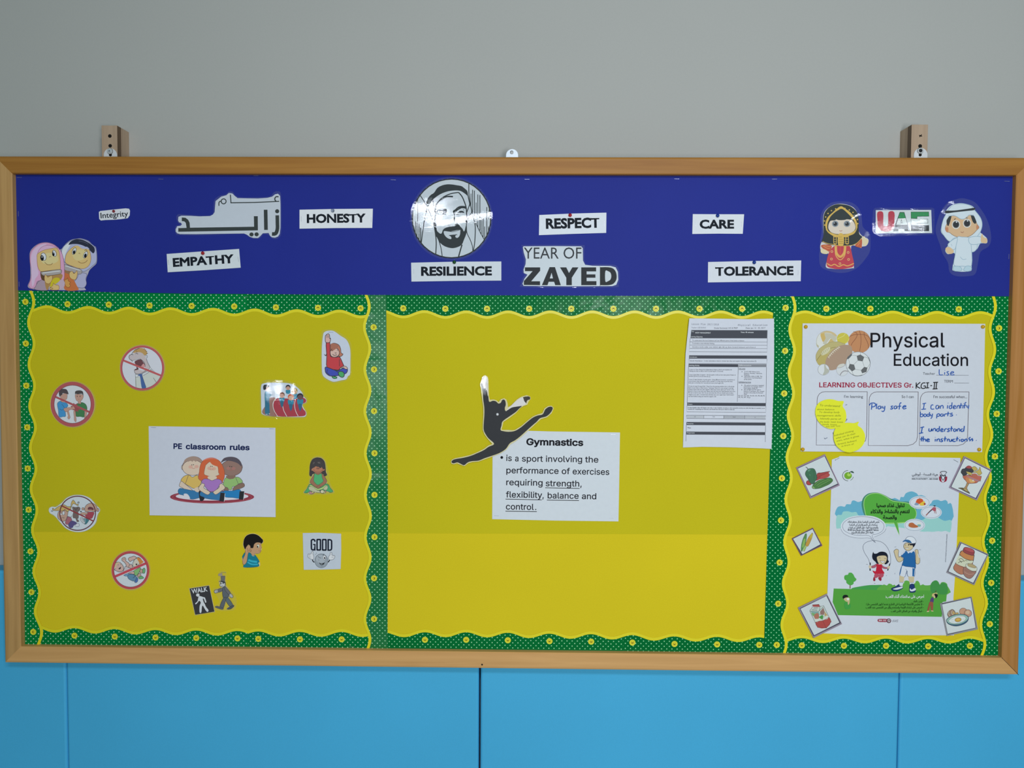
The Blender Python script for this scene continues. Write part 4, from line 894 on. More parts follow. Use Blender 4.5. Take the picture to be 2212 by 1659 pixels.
# --- girl in green dress
it = Item('picture_cutout', 'laminated cut-out of a cross-legged girl in a green dress', 'picture', LO, crO)
it.sheet('240,1400 330,1300 400,1170 440,1110 440,1040 500,890 430,860 430,780 445,560 480,400 560,300 700,265 830,290 930,400 960,560 970,700 1005,850 930,890 1010,1060 1000,1130 1080,1190 1130,1280 1215,1370 1180,1410 1090,1415 980,1400 960,1440 880,1450 700,1420 620,1430 500,1480 400,1460 380,1420 320,1440 260,1430', 'B4B478', True)
K = '2C2018'; sk = '8C6448'
it.part('picture').fo('3C9C60', '1E5030', 12, '260,1410 340,1310 410,1180 480,1140 960,1130 1060,1180 1110,1270 1195,1370 1160,1405 1090,1410 980,1370 500,1380 330,1430')
it.fo('2C2424', '14100E', 12, '435,850 440,700 455,500 520,350 620,290 720,280 830,310 920,420 950,600 960,750 995,840 920,880 850,800 560,800 500,880')
it.fo(sk, K, 9, '610,770 800,770 900,870 960,960 995,1060 930,1150 770,1260 700,1280 620,1240 480,1130 450,1060 510,930 560,850').fo('40A468', '20602E' if 0 else '1E5030', 9, '600,800 650,820 720,840 790,800 830,830 840,930 880,1040 800,1120 720,1165 660,1150 570,1040 580,900')
it.fo('A8C878', '2E5828', 9, '410,1200 480,1170 560,1210 640,1260 720,1290 860,1240 940,1180 1020,1190 1000,1240 860,1300 740,1340 620,1310 500,1230')
it.fo('A8B494', '4A4A38', 9, '400,1250 460,1220 560,1240 680,1340 790,1360 790,1420 640,1410 500,1370 420,1330').fo('A8B494', '4A4A38', 9, '880,1300 960,1210 1020,1210 1020,1290 960,1340')
it.fo('A87C80', K, 9, '410,1420 440,1375 490,1390 520,1440 600,1400 560,1450 480,1470').fo('BCC0A4', '3A3430', 12, ell(845, 1385, 62, 55)).l('1E1818', 16, '780,1320 770,1370 795,1425').l('8C5C64', 22, '930,1330 960,1370 940,1420').l(K, 9, '870,1445 950,1425 975,1370')
it.fo('A06C50', K, 9, '500,650 540,600 640,560 830,570 880,640 930,650 920,700 870,715 800,770 700,785 600,760 530,710 490,700')
it.f('2E2828', '500,640 490,540 530,420 640,360 780,370 880,450 920,560 900,660 860,640 820,580 810,620 760,610 700,570 690,600 640,530 600,590 540,620')
it.f('5A5654', '540,490 570,430 600,440 560,480').f('5A5654', '690,440 740,420 790,460 740,470').e('0E0A0A', 680, 632, 17).e('0E0A0A', 733, 632, 17).l('5A2420', 8, '695,665 712,672 728,664').l('6A2820', 9, '565,660 600,720 680,748 780,742 850,690 865,650')
it.l('5A3A28', 8, '640,1240 760,1190 780,1240')
it.film('220,1400 330,1230 400,1100 420,900 400,800 420,560 460,350 560,250 700,215 850,250 960,380 1010,560 1070,800 1090,1000 1120,1150 1240,1350 1240,1440 1100,1470 900,1490 700,1480 450,1510 260,1470'); it.done()

# --- listening boy
it = Item('picture_cutout', 'laminated cut-out boy in blue T-shirt cupping a hand to his ear', 'picture', LO, crT)
it.sheet('245,560 300,360 400,250 560,205 700,220 850,300 970,450 960,540 900,600 920,740 880,870 820,930 680,950 760,1080 850,1230 830,1390 560,1405 280,1430 270,1330 215,1150 220,1030 320,890 310,780 260,680', 'B8B480', True)
it.part('picture'); sk = 'A68A6C'
it.fo('126E84', '0C4454', 8, '300,1420 270,1320 230,1080 225,1030 330,880 500,900 620,990 680,980 760,1080 835,1220 790,1260 795,1390')
it.l('2E9CB4', 70, '440,1150 560,1200 750,1225', n=3).l('2E9CB4', 50, '410,1230 560,1310 780,1310', n=3)
it.fo(sk, '4A3020', 8, '520,700 620,620 720,530 890,540 890,640 910,730 880,760 890,830 850,900 760,925 680,920 660,980 600,1000 520,900').l('B4C4C0', 9, '560,980 610,1020 660,1000')
it.f('120F10', '260,560 290,400 380,280 520,225 660,225 800,280 920,390 965,450 950,530 885,575 870,540 740,530 650,590 610,720 520,720 490,640 440,610 370,680 320,770 270,660')
it.fo(sk, '5A3A28', 9, '330,800 360,700 420,640 500,640 520,760 550,830 480,870 430,930 400,1100 380,1220 320,1310 250,1310 235,1150 320,960').l('4A2C1C', 9, '380,720 420,780 430,880').l('4A2C1C', 9, '450,800 490,830 540,830').l('4A2C1C', 8, '480,740 500,810')
it.fo('D2CEC0', '6A5440', 6, ell(788, 660, 42, 62)).e('0E0A08', 772, 682, 22, 34).l('5A2C1C', 8, '805,820 850,835 875,825').l('2A1A10', 8, '760,590 810,575')
it.done()

# --- GOOD card
it = Item('picture_card', 'small white card printed GOOD above a grey face with thumbs up', 'picture', LO, crU)
it.sheet('232,190 800,180 1605,212 1612,800 1590,1480 900,1500 268,1508 250,900', 'A9BAC8')
it.part('lettering'); K = '10182A'
def rlet(x0, x1, y0, y1, w): return [(x0 + w / 2, y0 + 60), (x0 + w / 2 + 10, y0 + 25), ((x0 + x1) / 2, y0 + w / 2), (x1 - w / 2 - 10, y0 + 25), (x1 - w / 2, y0 + 60), (x1 - w / 2, y1 - 60), (x1 - w / 2 - 10, y1 - 25), ((x0 + x1) / 2, y1 - w / 2), (x0 + w / 2 + 10, y1 - 25), (x0 + w / 2, y1 - 60)]
it.l(K, 54, '665,505 660,450 605,420 545,450 542,520 542,700 555,775 605,795 655,770 662,700', n=4).L(K, 40, '600,600 690,600').L(K, 45, '668,590 668,820')
it.l(K, 54, rlet(718, 892, 398, 822, 54), True, True, 2).l(K, 54, rlet(916, 1092, 400, 826, 54), True, True, 2)
it.L(K, 54, '1143,405 1143,828').l(K, 54, '1143,432 1210,432 1258,460 1266,520 1266,710 1255,775 1210,802 1140,802', n=3)
it.part('picture').e('8494A0', 898, 1185, 236, 250).ring('4A5660', 898, 1185, 236, 12, 250)
it.e('94A4B0', 880, 1120, 170, 150).fo('C0CCD4', '3E4850', 9, ell(1010, 1070, 52, 82)).e('0E141A', 1015, 1085, 22, 38).l('30383E', 14, '780,1030 840,1075 900,1085').l('3E4850', 20, '950,990 1000,940')
it.f('14181C', '815,1240 870,1275 960,1270 1020,1240 990,1300 950,1335 880,1335 845,1300').e('8494A0', 905, 1305, 45, 12).l('4A5660', 8, '890,1370 920,1385 945,1370').l('5A6870', 10, '770,1130 830,1125').l('5A6870', 10, '780,1180 830,1180')
it.l('14181C', 34, '580,1140 600,1200 650,1240').l('14181C', 34, '1200,1150 1170,1200 1140,1235')
it.fo('BECAD2', '2E3840', 11, '420,960 440,935 530,935 545,880 570,855 605,865 595,930 625,1010 620,1120 570,1140 480,1100 420,1050').fo('BECAD2', '2E3840', 11, '1165,1130 1160,1040 1210,970 1215,900 1245,885 1285,910 1275,970 1370,1000 1380,1050 1330,1130 1220,1155')
it.l('2E3840', 8, '440,975 500,970').l('2E3840', 8, '440,1015 510,1015').l('2E3840', 8, '460,1055 520,1055').l('2E3840', 8, '1280,1010 1340,1015').l('2E3840', 8, '1260,1060 1330,1070').l('2E3840', 9, '665,945 705,965').l('2E3840', 9, '715,895 740,935')
it.done()

# --- WALK sign with strolling man
it = Item('laminated_sign', 'tilted black WALK sign with a white walking figure', 'sign', LO, crS)
it.sheet('130,620 400,575 785,518 870,900 965,1385 640,1430 322,1492 230,1080', 'B8BC90')
it.part('picture').F('1C1A1E', '142,628 778,530 955,1375 328,1480')
it.part('lettering').t('C8D4DA', 'WALK', 218, 792, 738, 712, 150, 0.03)
it.part('picture').e('C2CEDA', 412, 835, 56, 52).f('C2CEDA', '440,885 480,868 600,905 640,915 660,960 690,1065 650,1075 610,960 575,960 600,1060 640,1130 680,1220 762,1335 715,1385 640,1290 575,1180 545,1230 525,1405 470,1400 470,1200 510,1080 455,1025 400,1090 345,1138 328,1108 400,1040 420,960', n=3)
it.film('110,600 790,500 985,1400 310,1510', False); it.done()
it = Item('picture_cutout', 'grey cut-out man in a top hat striding towards the WALK sign', 'picture', LO, crS)
it.sheet('1100,370 1155,350 1145,205 1300,205 1310,500 1400,640 1480,770 1570,880 1540,930 1440,890 1420,960 1600,1195 1570,1260 1370,1315 1350,1270 1440,1200 1330,1050 1240,1300 1215,1320 960,1240 1020,1190 1120,1205 1230,940 1215,720 1080,760 980,785 930,720 1000,650 1190,600 1120,520', 'A8A87C')
K = '1C2226'; g1, g2 = '585E62', '4A565E'
it.part('picture').f(g2, '1180,420 1300,400 1312,540 1220,580').fo(g1, K, 12, '1160,215 1295,215 1285,400 1175,385', False).f(K, '1095,402 1160,370 1290,405 1310,500 1290,520 1260,430 1160,400')
it.fo('A8B4BA', K, 10, '1150,420 1215,410 1225,460 1290,440 1300,530 1250,575 1190,565 1130,530 1130,490 1160,480').e('14181C', 1165, 455, 16, 24).l(K, 9, '1180,550 1230,530').e('14181C', 1240, 450, 14, 20)
it.fo(g1, K, 11, '1215,610 1060,655 1070,745 1220,695').fo('98A4AA', K, 12, '950,700 1000,665 1070,670 1070,745 980,772 950,750').l(K, 8, '1040,665 1045,745')
it.fo(g2, K, 12, '1220,610 1300,555 1370,650 1400,760 1410,900 1240,925').fo(g1, K, 11, '1300,560 1340,590 1480,770 1430,830 1290,660').fo('98A4AA', K, 12, '1430,830 1490,790 1560,870 1540,920 1480,910')
it.fo(g2, K, 12, '1245,940 1350,930 1310,1050 1230,1280 1130,1215').fo('4A5E66', K, 12, '1340,940 1400,930 1550,1150 1460,1210 1330,1030').fo('4E565C', K, 11, '980,1230 1040,1200 1230,1260 1215,1305 1080,1270').fo('3C484E', K, 11, '1360,1290 1460,1215 1560,1165 1590,1200 1480,1290')
it.f('88887A', '1070,190 1110,135 1200,125 1210,200 1150,220')
it.film('900,640 1100,600 1080,380 1100,80 1340,80 1340,480 1480,650 1660,900 1640,1280 1400,1350 960,1330 950,1180 1120,1050'); it.done()

# ================================================================== middle panel
crV = (960, 800, 7.54); crW = (1050, 920, 7.373); crX = (1460, 670, 5.352); crY = (1720, 690, 5.2667); crZ = (1700, 970, 3.95)
crAA = (1790, 980, 7.373); crAB = (1790, 1140, 6.9138); crBall = (1740, 700, 13.825)
it = Item('paper_sheet', 'white landscape sheet headed Gymnastics with a five line definition', 'paper', 0.0016, crW)
it.sheet('105,60 1000,88 2133,105 2122,800 2108,1521 1100,1508 97,1485 102,700', 'C4CED8')
K = '0E1018'; K2 = '181A24'
it.part('lettering').t(K, 'Gymnastics', 640, 308, 1548, 322, 112, 0.03, 'Inter.woff2')
it.part('lettering', 1)
for txt, x0, y0, x1, y1 in (('is', 320, 559, 408, 562), ('a', 460, 565, 516, 566), ('sport', 570, 568, 905, 573), ('involving', 952, 573, 1530, 580), ('the', 1576, 582, 1788, 586),
                            ('performance', 322, 754, 1155, 766), ('of', 1204, 768, 1335, 770), ('exercises', 1378, 772, 1962, 782),
                            ('requiring', 320, 945, 900, 955), ('strength', 948, 961, 1484, 968), (',', 1500, 969, 1522, 969),
                            ('flexibility', 315, 1140, 893, 1150), (',', 897, 1152, 918, 1152), ('balance', 980, 1155, 1474, 1163), ('and', 1524, 1166, 1755, 1170), ('control', 315, 1332, 760, 1340), ('.', 782, 1341, 800, 1341)):
    it.t(K2, txt, x0, y0, x1, y1, h=98, bold=0.010, fnt='Inter.woff2')
it.e(K, 250, 503, 22)
it.L(K, 10, '942,986 1490,996').L(K, 10, '310,1166 888,1178').L(K, 10, '968,1181 1480,1190').L(K, 10, '308,1358 808,1367')
it.done()

sil = '118,1500 125,1470 180,1445 300,1425 420,1395 520,1355 640,1300 720,1245 800,1210 795,1175 720,1110 670,1040 640,970 640,860 650,720 648,600 632,480 625,370 610,310 590,235 600,210 620,215 645,300 670,280 690,330 715,420 730,510 790,495 840,505 880,540 920,525 935,490 965,475 990,495 1000,560 985,610 995,660 1040,640 1100,605 1180,590 1260,580 1220,620 1160,680 1060,750 950,830 930,900 915,970 960,990 1050,1000 1150,985 1250,925 1350,840 1440,770 1520,735 1600,715 1640,640 1690,600 1740,592 1765,620 1730,690 1660,750 1560,780 1500,840 1430,900 1330,990 1230,1080 1150,1140 1065,1190 1000,1280 900,1345 780,1390 660,1430 560,1470 450,1480 380,1500 320,1545 260,1520 210,1500 150,1515'
it = Item('gymnast_cutout', 'glossy laminated black silhouette of a leaping gymnast, arms raised', 'picture', 0.0048, crV)
sil_big = '105,1490 120,1455 180,1430 300,1408 420,1380 520,1340 640,1282 715,1225 780,1200 700,1110 650,1040 625,970 626,860 634,720 632,600 615,480 600,370 596,310 580,235 590,190 605,150 620,100 660,80 705,105 718,160 722,300 725,420 740,480 800,475 850,490 880,520 920,470 975,455 1010,480 1030,540 1035,600 1090,570 1180,475 1250,430 1340,405 1395,425 1405,465 1370,510 1350,560 1290,580 1240,610 1160,700 1060,775 960,840 945,910 930,965 970,975 1050,985 1150,970 1250,908 1350,822 1440,752 1520,718 1595,698 1630,620 1690,582 1745,578 1780,615 1745,700 1670,765 1570,795 1510,850 1440,915 1340,1005 1240,1095 1160,1155 1075,1205 1010,1292 905,1358 785,1404 665,1445 560,1485 455,1494 390,1512 325,1560 255,1535 205,1514 150,1530 115,1520'
it.sheet(sil_big, 'D0CC9C')
it.part('silhouette').f('20201F' if 0 else '1E1C20', sil).f('342A22', '1280,440 1380,425 1395,470 1350,490 1330,540 1300,500').f('D8D4D4', '620,215 600,180 640,110 690,110 705,180 710,420 690,330 665,290 645,300')  # pale patches here and below paint glare onto the raised arms
it.f('D8D4D4', '1000,665 1080,580 1170,500 1270,440 1300,500 1330,545 1270,575 1180,590 1100,605 1040,640').l('3A3434', 5, '615,165 640,120 670,130')
def lift(x, y):
    u = max(0, 884 - y); return 0.0004 + 0.0000115 * 16 * u + 0.00025 * math.sin(x / 5.0)
it.film(sil_big, True, fn=lambda x, y: 0.0003 + 0.0001 * math.sin(x / 6), material=film_mat('laminate_worn', 0.035, 0.04, 0.012, 0.11, 0.05), grid=3.0)
it.done()

# --- lesson plan
it = Item('paper_sheet', 'white typed lesson plan page with dark grey table headings, curling off the board', 'paper', 0.0054, crX, tilt=(0.5, -1.6))
it.sheet('155,95 500,98 850,104 1135,97 1136,500 1132,800 1118,1200 1106,1605 1000,1598 600,1585 300,1580 82,1588 92,1200 100,900 112,500', 'C2C6D4')
D_ = '43454F'; K = '2A2C38'
def bar(y0a, y0b, y1a, y1b, xl, xr): it.F(D_, [(xl[0], y0a), (xr[0], y0b), (xr[1], y1b), (xl[1], y1a)])
it.part('table')
bar(230, 232, 325, 326, (178, 168), (1059, 1056)); bar(522, 525, 560, 562, (153, 152), (1053, 1052)); bar(620, 624, 655, 658, (147, 146), (720, 719)); it.F('7C7E88', '722,625 1048,625 1047,658 720,658')
bar(1068, 1074, 1103, 1110, (130, 129), (1041, 1040)); bar(1293, 1300, 1328, 1334, (122, 121), (1037, 1036)); bar(1404, 1410, 1438, 1444, (118, 117), (1034, 1033))
for a in ('166,326 154,480 1054,485 1057,327', '153,560 148,615 1050,620 1053,562', '146,655 130,1068', '720,658 711,1060', '1048,658 1042,1075', '129,1103 125,1176 1040,1182 1041,1110', '122,1328 119,1404', '1037,1334 1035,1410', '118,1438 116,1515', '1034,1444 1033,1525'):
    it.L(K, 3.5, a)
for y in (366, 403, 441): it.L(K, 3, [(160, y), (1055, y + 3)])
it.L(K, 4, '124,1215 1041,1222 1040,1260 123,1250 124,1215').F('B0B4BE', '128,1220 322,1222 322,1246 127,1245').F('A2A6B0', '556,1222 794,1224 793,1252 555,1249').F('ACB0BA', '800,1224 1036,1226 1035,1255 799,1252')
for x in (324, 554, 796): it.L(K, 3, [(x, 1217), (x - 1, 1254)])
it.part('lettering'); G = '6A6E7C'; M_ = 'DejaVuSansMono.woff2'; Wt = 'D0D4DC'
it.t(G, 'Lesson Plan 2017/2018', 183, 170, 496, 176, 20, 0, M_).t(G, 'Physical Education', 718, 184, 1058, 182, 21, 0, M_)
it.t(G, 'Teacher: LISE BUENO', 180, 209, 348, 211, 15).t(K, 'Grade Section(s): KG & PREP', 442, 214, 716, 214, 15).t(K, 'Date: Jan 14 - 25, 2017', 808, 214, 1034, 213, 15)
it.t(Wt, 'Title:', 180, 252, 210, 253, 13).t(Wt, 'BODY MANAGEMENT', 226, 268, 403, 270, 15, 0.01).t(Wt, 'Time: 40 minutes', 748, 262, 898, 263, 14, 0.02).t(Wt, 'Learning Objectives', 174, 313, 308, 315, 14, 0.01)
it.t(K, 'To understand the word balance and use different parts of the body to balance', 190, 355, 790, 359, 13).t(K, 'To introduce some individual thinking', 188, 390, 444, 392, 13).t(K, 'Introduce words: under, over, behind, right, left, up, down, forward, backward, and in front of', 190, 430, 922, 435, 13)
it.t(Wt, 'Introduction', 160, 548, 244, 549, 13, 0.01).t(K, '(Stand) Attendance - 5 mins: attendance time to review last class and explain the new instructions (5)', 162, 592, 930, 596, 14)
it.t(Wt, 'Learning Activity', 152, 643, 272, 645, 13, 0.02).t('DDE0E6', 'Differentiation', 728, 645, 872, 646, 13, 0.01)
for txt, x0, x1, y in (('5 mins (1) Class: Recap the independence balance (Stork and airplane) (5)', 156, 646, 692), ('Making sure they are able to hold it on both legs for 10 seconds.', 156, 548, 710),
    ('5 min (2 class) Base of support - Ask the pupils to tell you how many points if bases on', 152, 692, 752), ('the floor (5) and try to do the same after (5).', 152, 400, 770),
    ('5 mins (3 class) Number of points game - Using different locomotor movements to', 150, 682, 808), ('move around, when the teacher shout a number (1-5) they have to put that many', 150, 656, 827), ('body parts on the floor for 5 seconds and move around again (10).', 148, 552, 846),
    ('10 mins (4 class) Forward Roll - Move from the starting position into a roll and get', 148, 676, 885), ('back on your feet in a fluid motion. Technique: Stand on a mat and get in starting', 147, 664, 904), ('position hands with your feet together. Bend your knees, place your hands on the', 147, 672, 923), ('ground in front of you with your elbows bent and drop your head between your arms.', 146, 688, 942), ('Do not to land on your chin. As you move into the roll, you should move to place', 146, 664, 961), ('weight as you start, it should move directly over your upper back. Roll forward', 145, 668, 982), ('and stand without using your hands for support. (10)', 145, 464, 1002)):
    it.t(K, txt, x0, y, x1, y + 3, 12.5)
for txt, x0, x1, y in (('LIKE LAWS', 728, 802, 682), ('5 of 5 UAE Values: Care,', 792, 970, 716), ('Respect, Honesty, Tolerance,', 790, 998, 735), ('Empathy.', 790, 852, 752), ('Gymnastic clubs in UAE. The', 790, 998, 769), ('importance of participating in', 790, 994, 787), ('group sports.', 788, 878, 805), ('DIFFERENTIATION', 726, 868, 838), ('TB: perform exercises in repeated', 788, 1016, 874), ('instructions, for example: Stork +', 786, 1010, 891), ('Front support, Break (5).', 786, 946, 908), ('LB: Let them use the wall to', 788, 982, 924), ('balance if necessary (5). Instead', 786, 1020, 942), ('forward roll as they do forward', 786, 1006, 960), ('sheet', 786, 822, 975), ('KG: AT, GO, NE, TN, BU, KK, PB, AB, PG', 722, 1028, 994), ('AK, PG, AP, TB, JJ', 720, 858, 1012)):
    it.t(K, txt, x0, y, x1, y + 2, 12)
for x, y in ((765, 712), (765, 765), (762, 868), (762, 920)): it.e(K, x, y, 4.5, n=8)
it.L(K, 3, '728,686 802,687').L(K, 3, '726,842 868,844')
it.t(Wt, 'Closure', 134, 1092, 190, 1094, 13, 0.01).t(K, '(5 class) Explain what will happen next class. 5 min: Students can jump on the trampoline one by one (with the help of a teacher), as an', 138, 1132, 1028, 1140, 13).t(K, 'incentive for completing the exercises, and should form line up to return to class (5).', 138, 1150, 680, 1155, 13)
it.t(K, 'Unit', 212, 1236, 230, 1236, 8).t(K, 'Week', 424, 1236, 452, 1236, 8).t(K, 'Month', 660, 1239, 690, 1239, 8).t(K, 'No.', 910, 1242, 924, 1242, 8)
it.t(Wt, 'Resources', 130, 1317, 202, 1318, 13, 0.01).t(K, 'Mats', 136, 1366, 174, 1366, 14).t(Wt, 'Assignments', 126, 1424, 216, 1425, 13, 0.01)
it.done()

# ================================================================== right panel
it = Item('poster', 'white poster headed Physical Education with balls and learning objectives boxes', 'poster', 0.0026, crY)
it.sheet('72,45 1100,46 2150,50 2135,800 2115,1510 1100,1510 52,1502 62,800', 'BCC1CF')
def B(x, y): return (crY[2] * (crBall[0] + x / crBall[2] - crY[0]), crY[2] * (crBall[1] + y / crBall[2] - crY[1]))
def BB(s): return [B(*p) for p in pts(s)]
kf = crY[2] / crBall[2]
it.part('ball_picture')
def be(c, x, y, rx, ry=None, rot=0, oc=None, ow=10, n=28):
    p = [B(*q) for q in ell(x, y, rx, ry, rot, n)]; it.f(c, p, False)
    if oc: it.l(oc, ow * kf, p, False, True)
be('C4C6C6', 640, 520, 315, 315, 0, 'A09C8C'); it.f('BAA064', BB('450,300 570,270 590,380 600,430 530,535 480,450')).f('BAA882', BB('440,290 560,220 700,205 850,260 940,350 880,370 780,290 650,260 560,270'))
it.f('B4A06E', BB('660,590 700,520 760,440 840,500 830,560 760,570')).f('B0AEA0', BB('570,280 760,290 900,380 920,480 850,520 760,430 700,470 600,600 520,570 600,430')).f('A8A48C', BB('320,560 340,600 400,660 370,700 330,640'))
be('B07C58', 1610, 530, 335, 335, 0, 'A0785C', 8)
for a in ('1610,200 1650,350 1655,550 1620,810', '1430,225 1520,260 1540,350 1480,460 1400,560 1360,640', '1320,370 1450,320 1650,310 1800,330 1880,380 1930,460', '1750,240 1760,360 1820,480 1870,600 1880,720'): it.l('744636', 13 * kf, BB(a))
be('B8AE48', 1120, 430, 185, 170); it.l('D0CC90', 10 * kf, BB('960,440 1040,400 1130,360 1190,280')).l('D8D490', 9 * kf, BB('1305,430 1270,510 1170,600'))
it.fo('AAA070', '88805C', 9 * kf, BB('310,1000 320,900 400,760 530,650 700,560 850,530 1000,535 1100,570 1180,620 900,900 600,1200 420,1225 350,1150 320,1080'))
it.f('A89A60', BB('330,1100 420,960 560,900 700,930 620,1180 420,1220 350,1150')).l('6C6034', 10 * kf, BB('330,1090 430,950 560,820 760,720 900,690')).f('BCB89C', BB('470,890 500,820 600,730 690,690 730,700 735,750 680,840 580,910 500,935'))
for i in range(5): it.l('807C60', 9 * kf, BB([(490 + i * 48, 830 - i * 30), (510 + i * 46, 910 - i * 38)]))
it.f('9C8474', BB('590,1200 600,1100 650,980 760,830 900,710 1050,640 1200,620 1330,640 1380,700 1400,780 1380,900 1280,1010 1200,1180 1080,1290 920,1350 780,1380 650,1350 600,1280'))
it.l('D8CCBC', 14 * kf, BB('690,1000 740,920 850,800 1010,690'))
for i in range(8):
    t_ = i / 7; x, y = 690 + 320 * t_, 995 - 305 * (t_ ** 0.85); it.L('D8CCBC', 11 * kf, BB([(x - 22, y - 24), (x + 24, y + 24)]))
be('C2C6CE', 540, 1360, 170, 165, 0, '86888C', 9); it.f('A4A69E', BB('560,1210 590,1200 620,1300 700,1380 660,1460 560,1520 520,1500 560,1400'))
be('BEC2CA', 1100, 1370, 175, 180, 0, '989AA0', 7); it.l('88848C', 26 * kf, BB('1030,1530 1080,1450 1160,1400 1270,1410')).l('9A9694', 16 * kf, BB('950,1310 1080,1290 1190,1220')).f('BCBCB8', BB('950,1280 1010,1210 1100,1185 1160,1190 1100,1260 1000,1300'))
be('C4C8CE', 1570, 1190, 362, 360, 0, '70747A', 12)
for a in ('1530,950 1640,910 1755,985 1705,1115 1560,1090', '1320,1190 1450,1210 1490,1350 1390,1415 1280,1310', '1655,1380 1755,1280 1850,1300 1820,1430 1690,1470', '1385,880 1390,930 1290,1040 1230,1050 1260,980'): it.F('5C5E62', BB(a))
for a in ('1400,930 1530,950', '1290,1050 1320,1190', '1560,1090 1450,1200', '1755,985 1860,1010', '1705,1115 1755,1280', '1490,1350 1655,1380', '1640,910 1645,840', '1390,1415 1430,1520', '1280,1310 1220,1320', '1850,1300 1920,1200', '1860,1010 1920,1120'): it.L('74787E', 8 * kf, BB(a))
it.l('4A4E52', 14 * kf, BB('1400,1510 1500,1545 1600,1545 1700,1520')).l('4A4E52', 12 * kf, BB('1880,990 1920,1080 1932,1180'))
it.part('lettering'); I = 'Inter.woff2'; K = '0C0C14'
it.t(K, 'Physical', 845, 318, 1690, 318, 166, 0.006, I).t(K, 'Education', 1110, 528, 1955, 530, 138, 0.006, I)
it.part('lettering', 1).t('50545E', 'Teacher', 1442, 629, 1580, 630, 28).L('50545E', 3, '1594,634 1962,636').t('50545E', 'TERM', 1682, 718, 1782, 719, 30).L('50545E', 3, '1798,724 1966,725')
it.part('lettering', 2).t('8E1436', 'LEARNING OBJECTIVES Gr.', 262, 772, 1332, 776, 56, 0.014, I)
it.part('lettering', 3).t('3A3C48', "I'm learning", 546, 892, 760, 893, 30).part('lettering', 4).t('3A3C48', 'So I can', 1200, 893, 1336, 894, 30).part('lettering', 5).t('3A3C48', "I'm successful when...", 1562, 894, 1946, 895, 30)
it.part('boxes'); bx = '4A3A44'
for (x0, x1, y0, y1, xb, br_) in ((238, 808, 822, 1430, 228, 800), (830, 1388, 824, 1434, 820, 1380), (1412, 1966, 824, 1434, 1400, 1950)):
    it.l(bx, 4.5, [(x1, y0), (x0 + 90, y0), (x0 + 55, y0 + 6), (x0 + 25, y0 + 25), (x0 + 5, y0 + 60), (x0, y0 + 100), (xb, y1), (br_ - 110, y1 + 2), (br_ - 50, y1 - 15), (br_ - 12, y1 - 50), (br_, y1 - 100), (x1, y0)], False)
it.part('handwriting'); bl_ = '2450A0'
HWN = [0]
def hw(strokes, c=bl_, w=9):
    HWN[0] += 1; it.part('handwriting', HWN[0])
    for a in strokes.split('|'): it.l(c, w, a, True, False, 3)
hw('1628,568 1630,628 1668,630|1690,600 1688,628|1692,578 1693,582|1738,594 1716,596 1720,610 1736,620 1726,634 1708,632|1758,614 1790,606 1788,596 1768,596 1756,614 1766,632 1800,628')
hw('1366,718 1364,788|1412,714 1370,756 1412,784|1470,722 1436,726 1420,760 1432,784 1466,780 1470,758 1448,758|1478,722 1512,720|1496,722 1492,778|1474,780 1512,778|1526,754 1546,753|1558,718 1614,714|1576,720 1568,790|1598,718 1592,788|1552,792 1608,788', '101014', 10)
# Play safe
hw('862,960 856,1026|832,978 850,954 890,952 904,970 890,990 860,996|916,958 912,1018|960,986 936,990 930,1012 948,1018 964,1000 966,986 966,1014|986,986 984,1006 1000,1008|1010,984 1004,1030 990,1048 972,1042|1104,986 1082,988 1086,1002 1100,1010 1088,1020 1070,1016|1138,984 1118,990 1116,1012 1132,1016 1146,1000 1146,984 1146,1014|1198,950 1180,956 1172,1024|1158,990 1194,986|1210,1000 1246,992 1244,982 1224,984 1212,1002 1224,1018 1254,1010', w=10.5)
# I can identify / body parts.
hw('1438,960 1478,952|1458,956 1448,1020|1424,1024 1476,1018|1560,974 1540,974 1532,1000 1540,1020 1570,1018|1616,978 1594,982 1590,1010 1606,1018 1622,998 1624,980 1624,1014|1642,980 1640,1016|1642,990 1660,978 1672,988 1672,1014|1724,976 1720,1014|1728,950 1729,954|1766,982 1746,984 1742,1008 1758,1016 1770,1000|1774,944 1768,1014|1786,1000 1812,994 1808,980 1792,984 1786,1004 1796,1016 1816,1012|1832,980 1828,1014|1832,990 1848,978 1858,990 1856,1014|1876,952 1870,1012|1862,980 1892,976|1900,978 1896,1012|1904,956 1905,960|1936,946 1922,950 1914,1012|1904,980 1936,976|1944,978 1942,996 1956,998|1964,974 1958,1018', w=9.5)
hw('1414,1050 1412,1106|1414,1084 1434,1074 1444,1090 1434,1106 1414,1106|1472,1076 1456,1080 1454,1100 1470,1106 1482,1092 1474,1076|1510,1078 1492,1080 1490,1100 1506,1102 1516,1086|1518,1054 1514,1104|1528,1076 1530,1096 1546,1094|1552,1072 1544,1114 1530,1128|1602,1078 1598,1126|1602,1082 1622,1072 1634,1086 1622,1102 1602,1100|1664,1074 1646,1080 1644,1098 1660,1102 1672,1088 1672,1074 1672,1102|1688,1076 1686,1104|1688,1086 1700,1074 1712,1076|1730,1050 1724,1100|1712,1074 1746,1070|1780,1066 1758,1070 1760,1080 1782,1088 1770,1100 1748,1098|1822,1086 1826,1087', w=9.5)
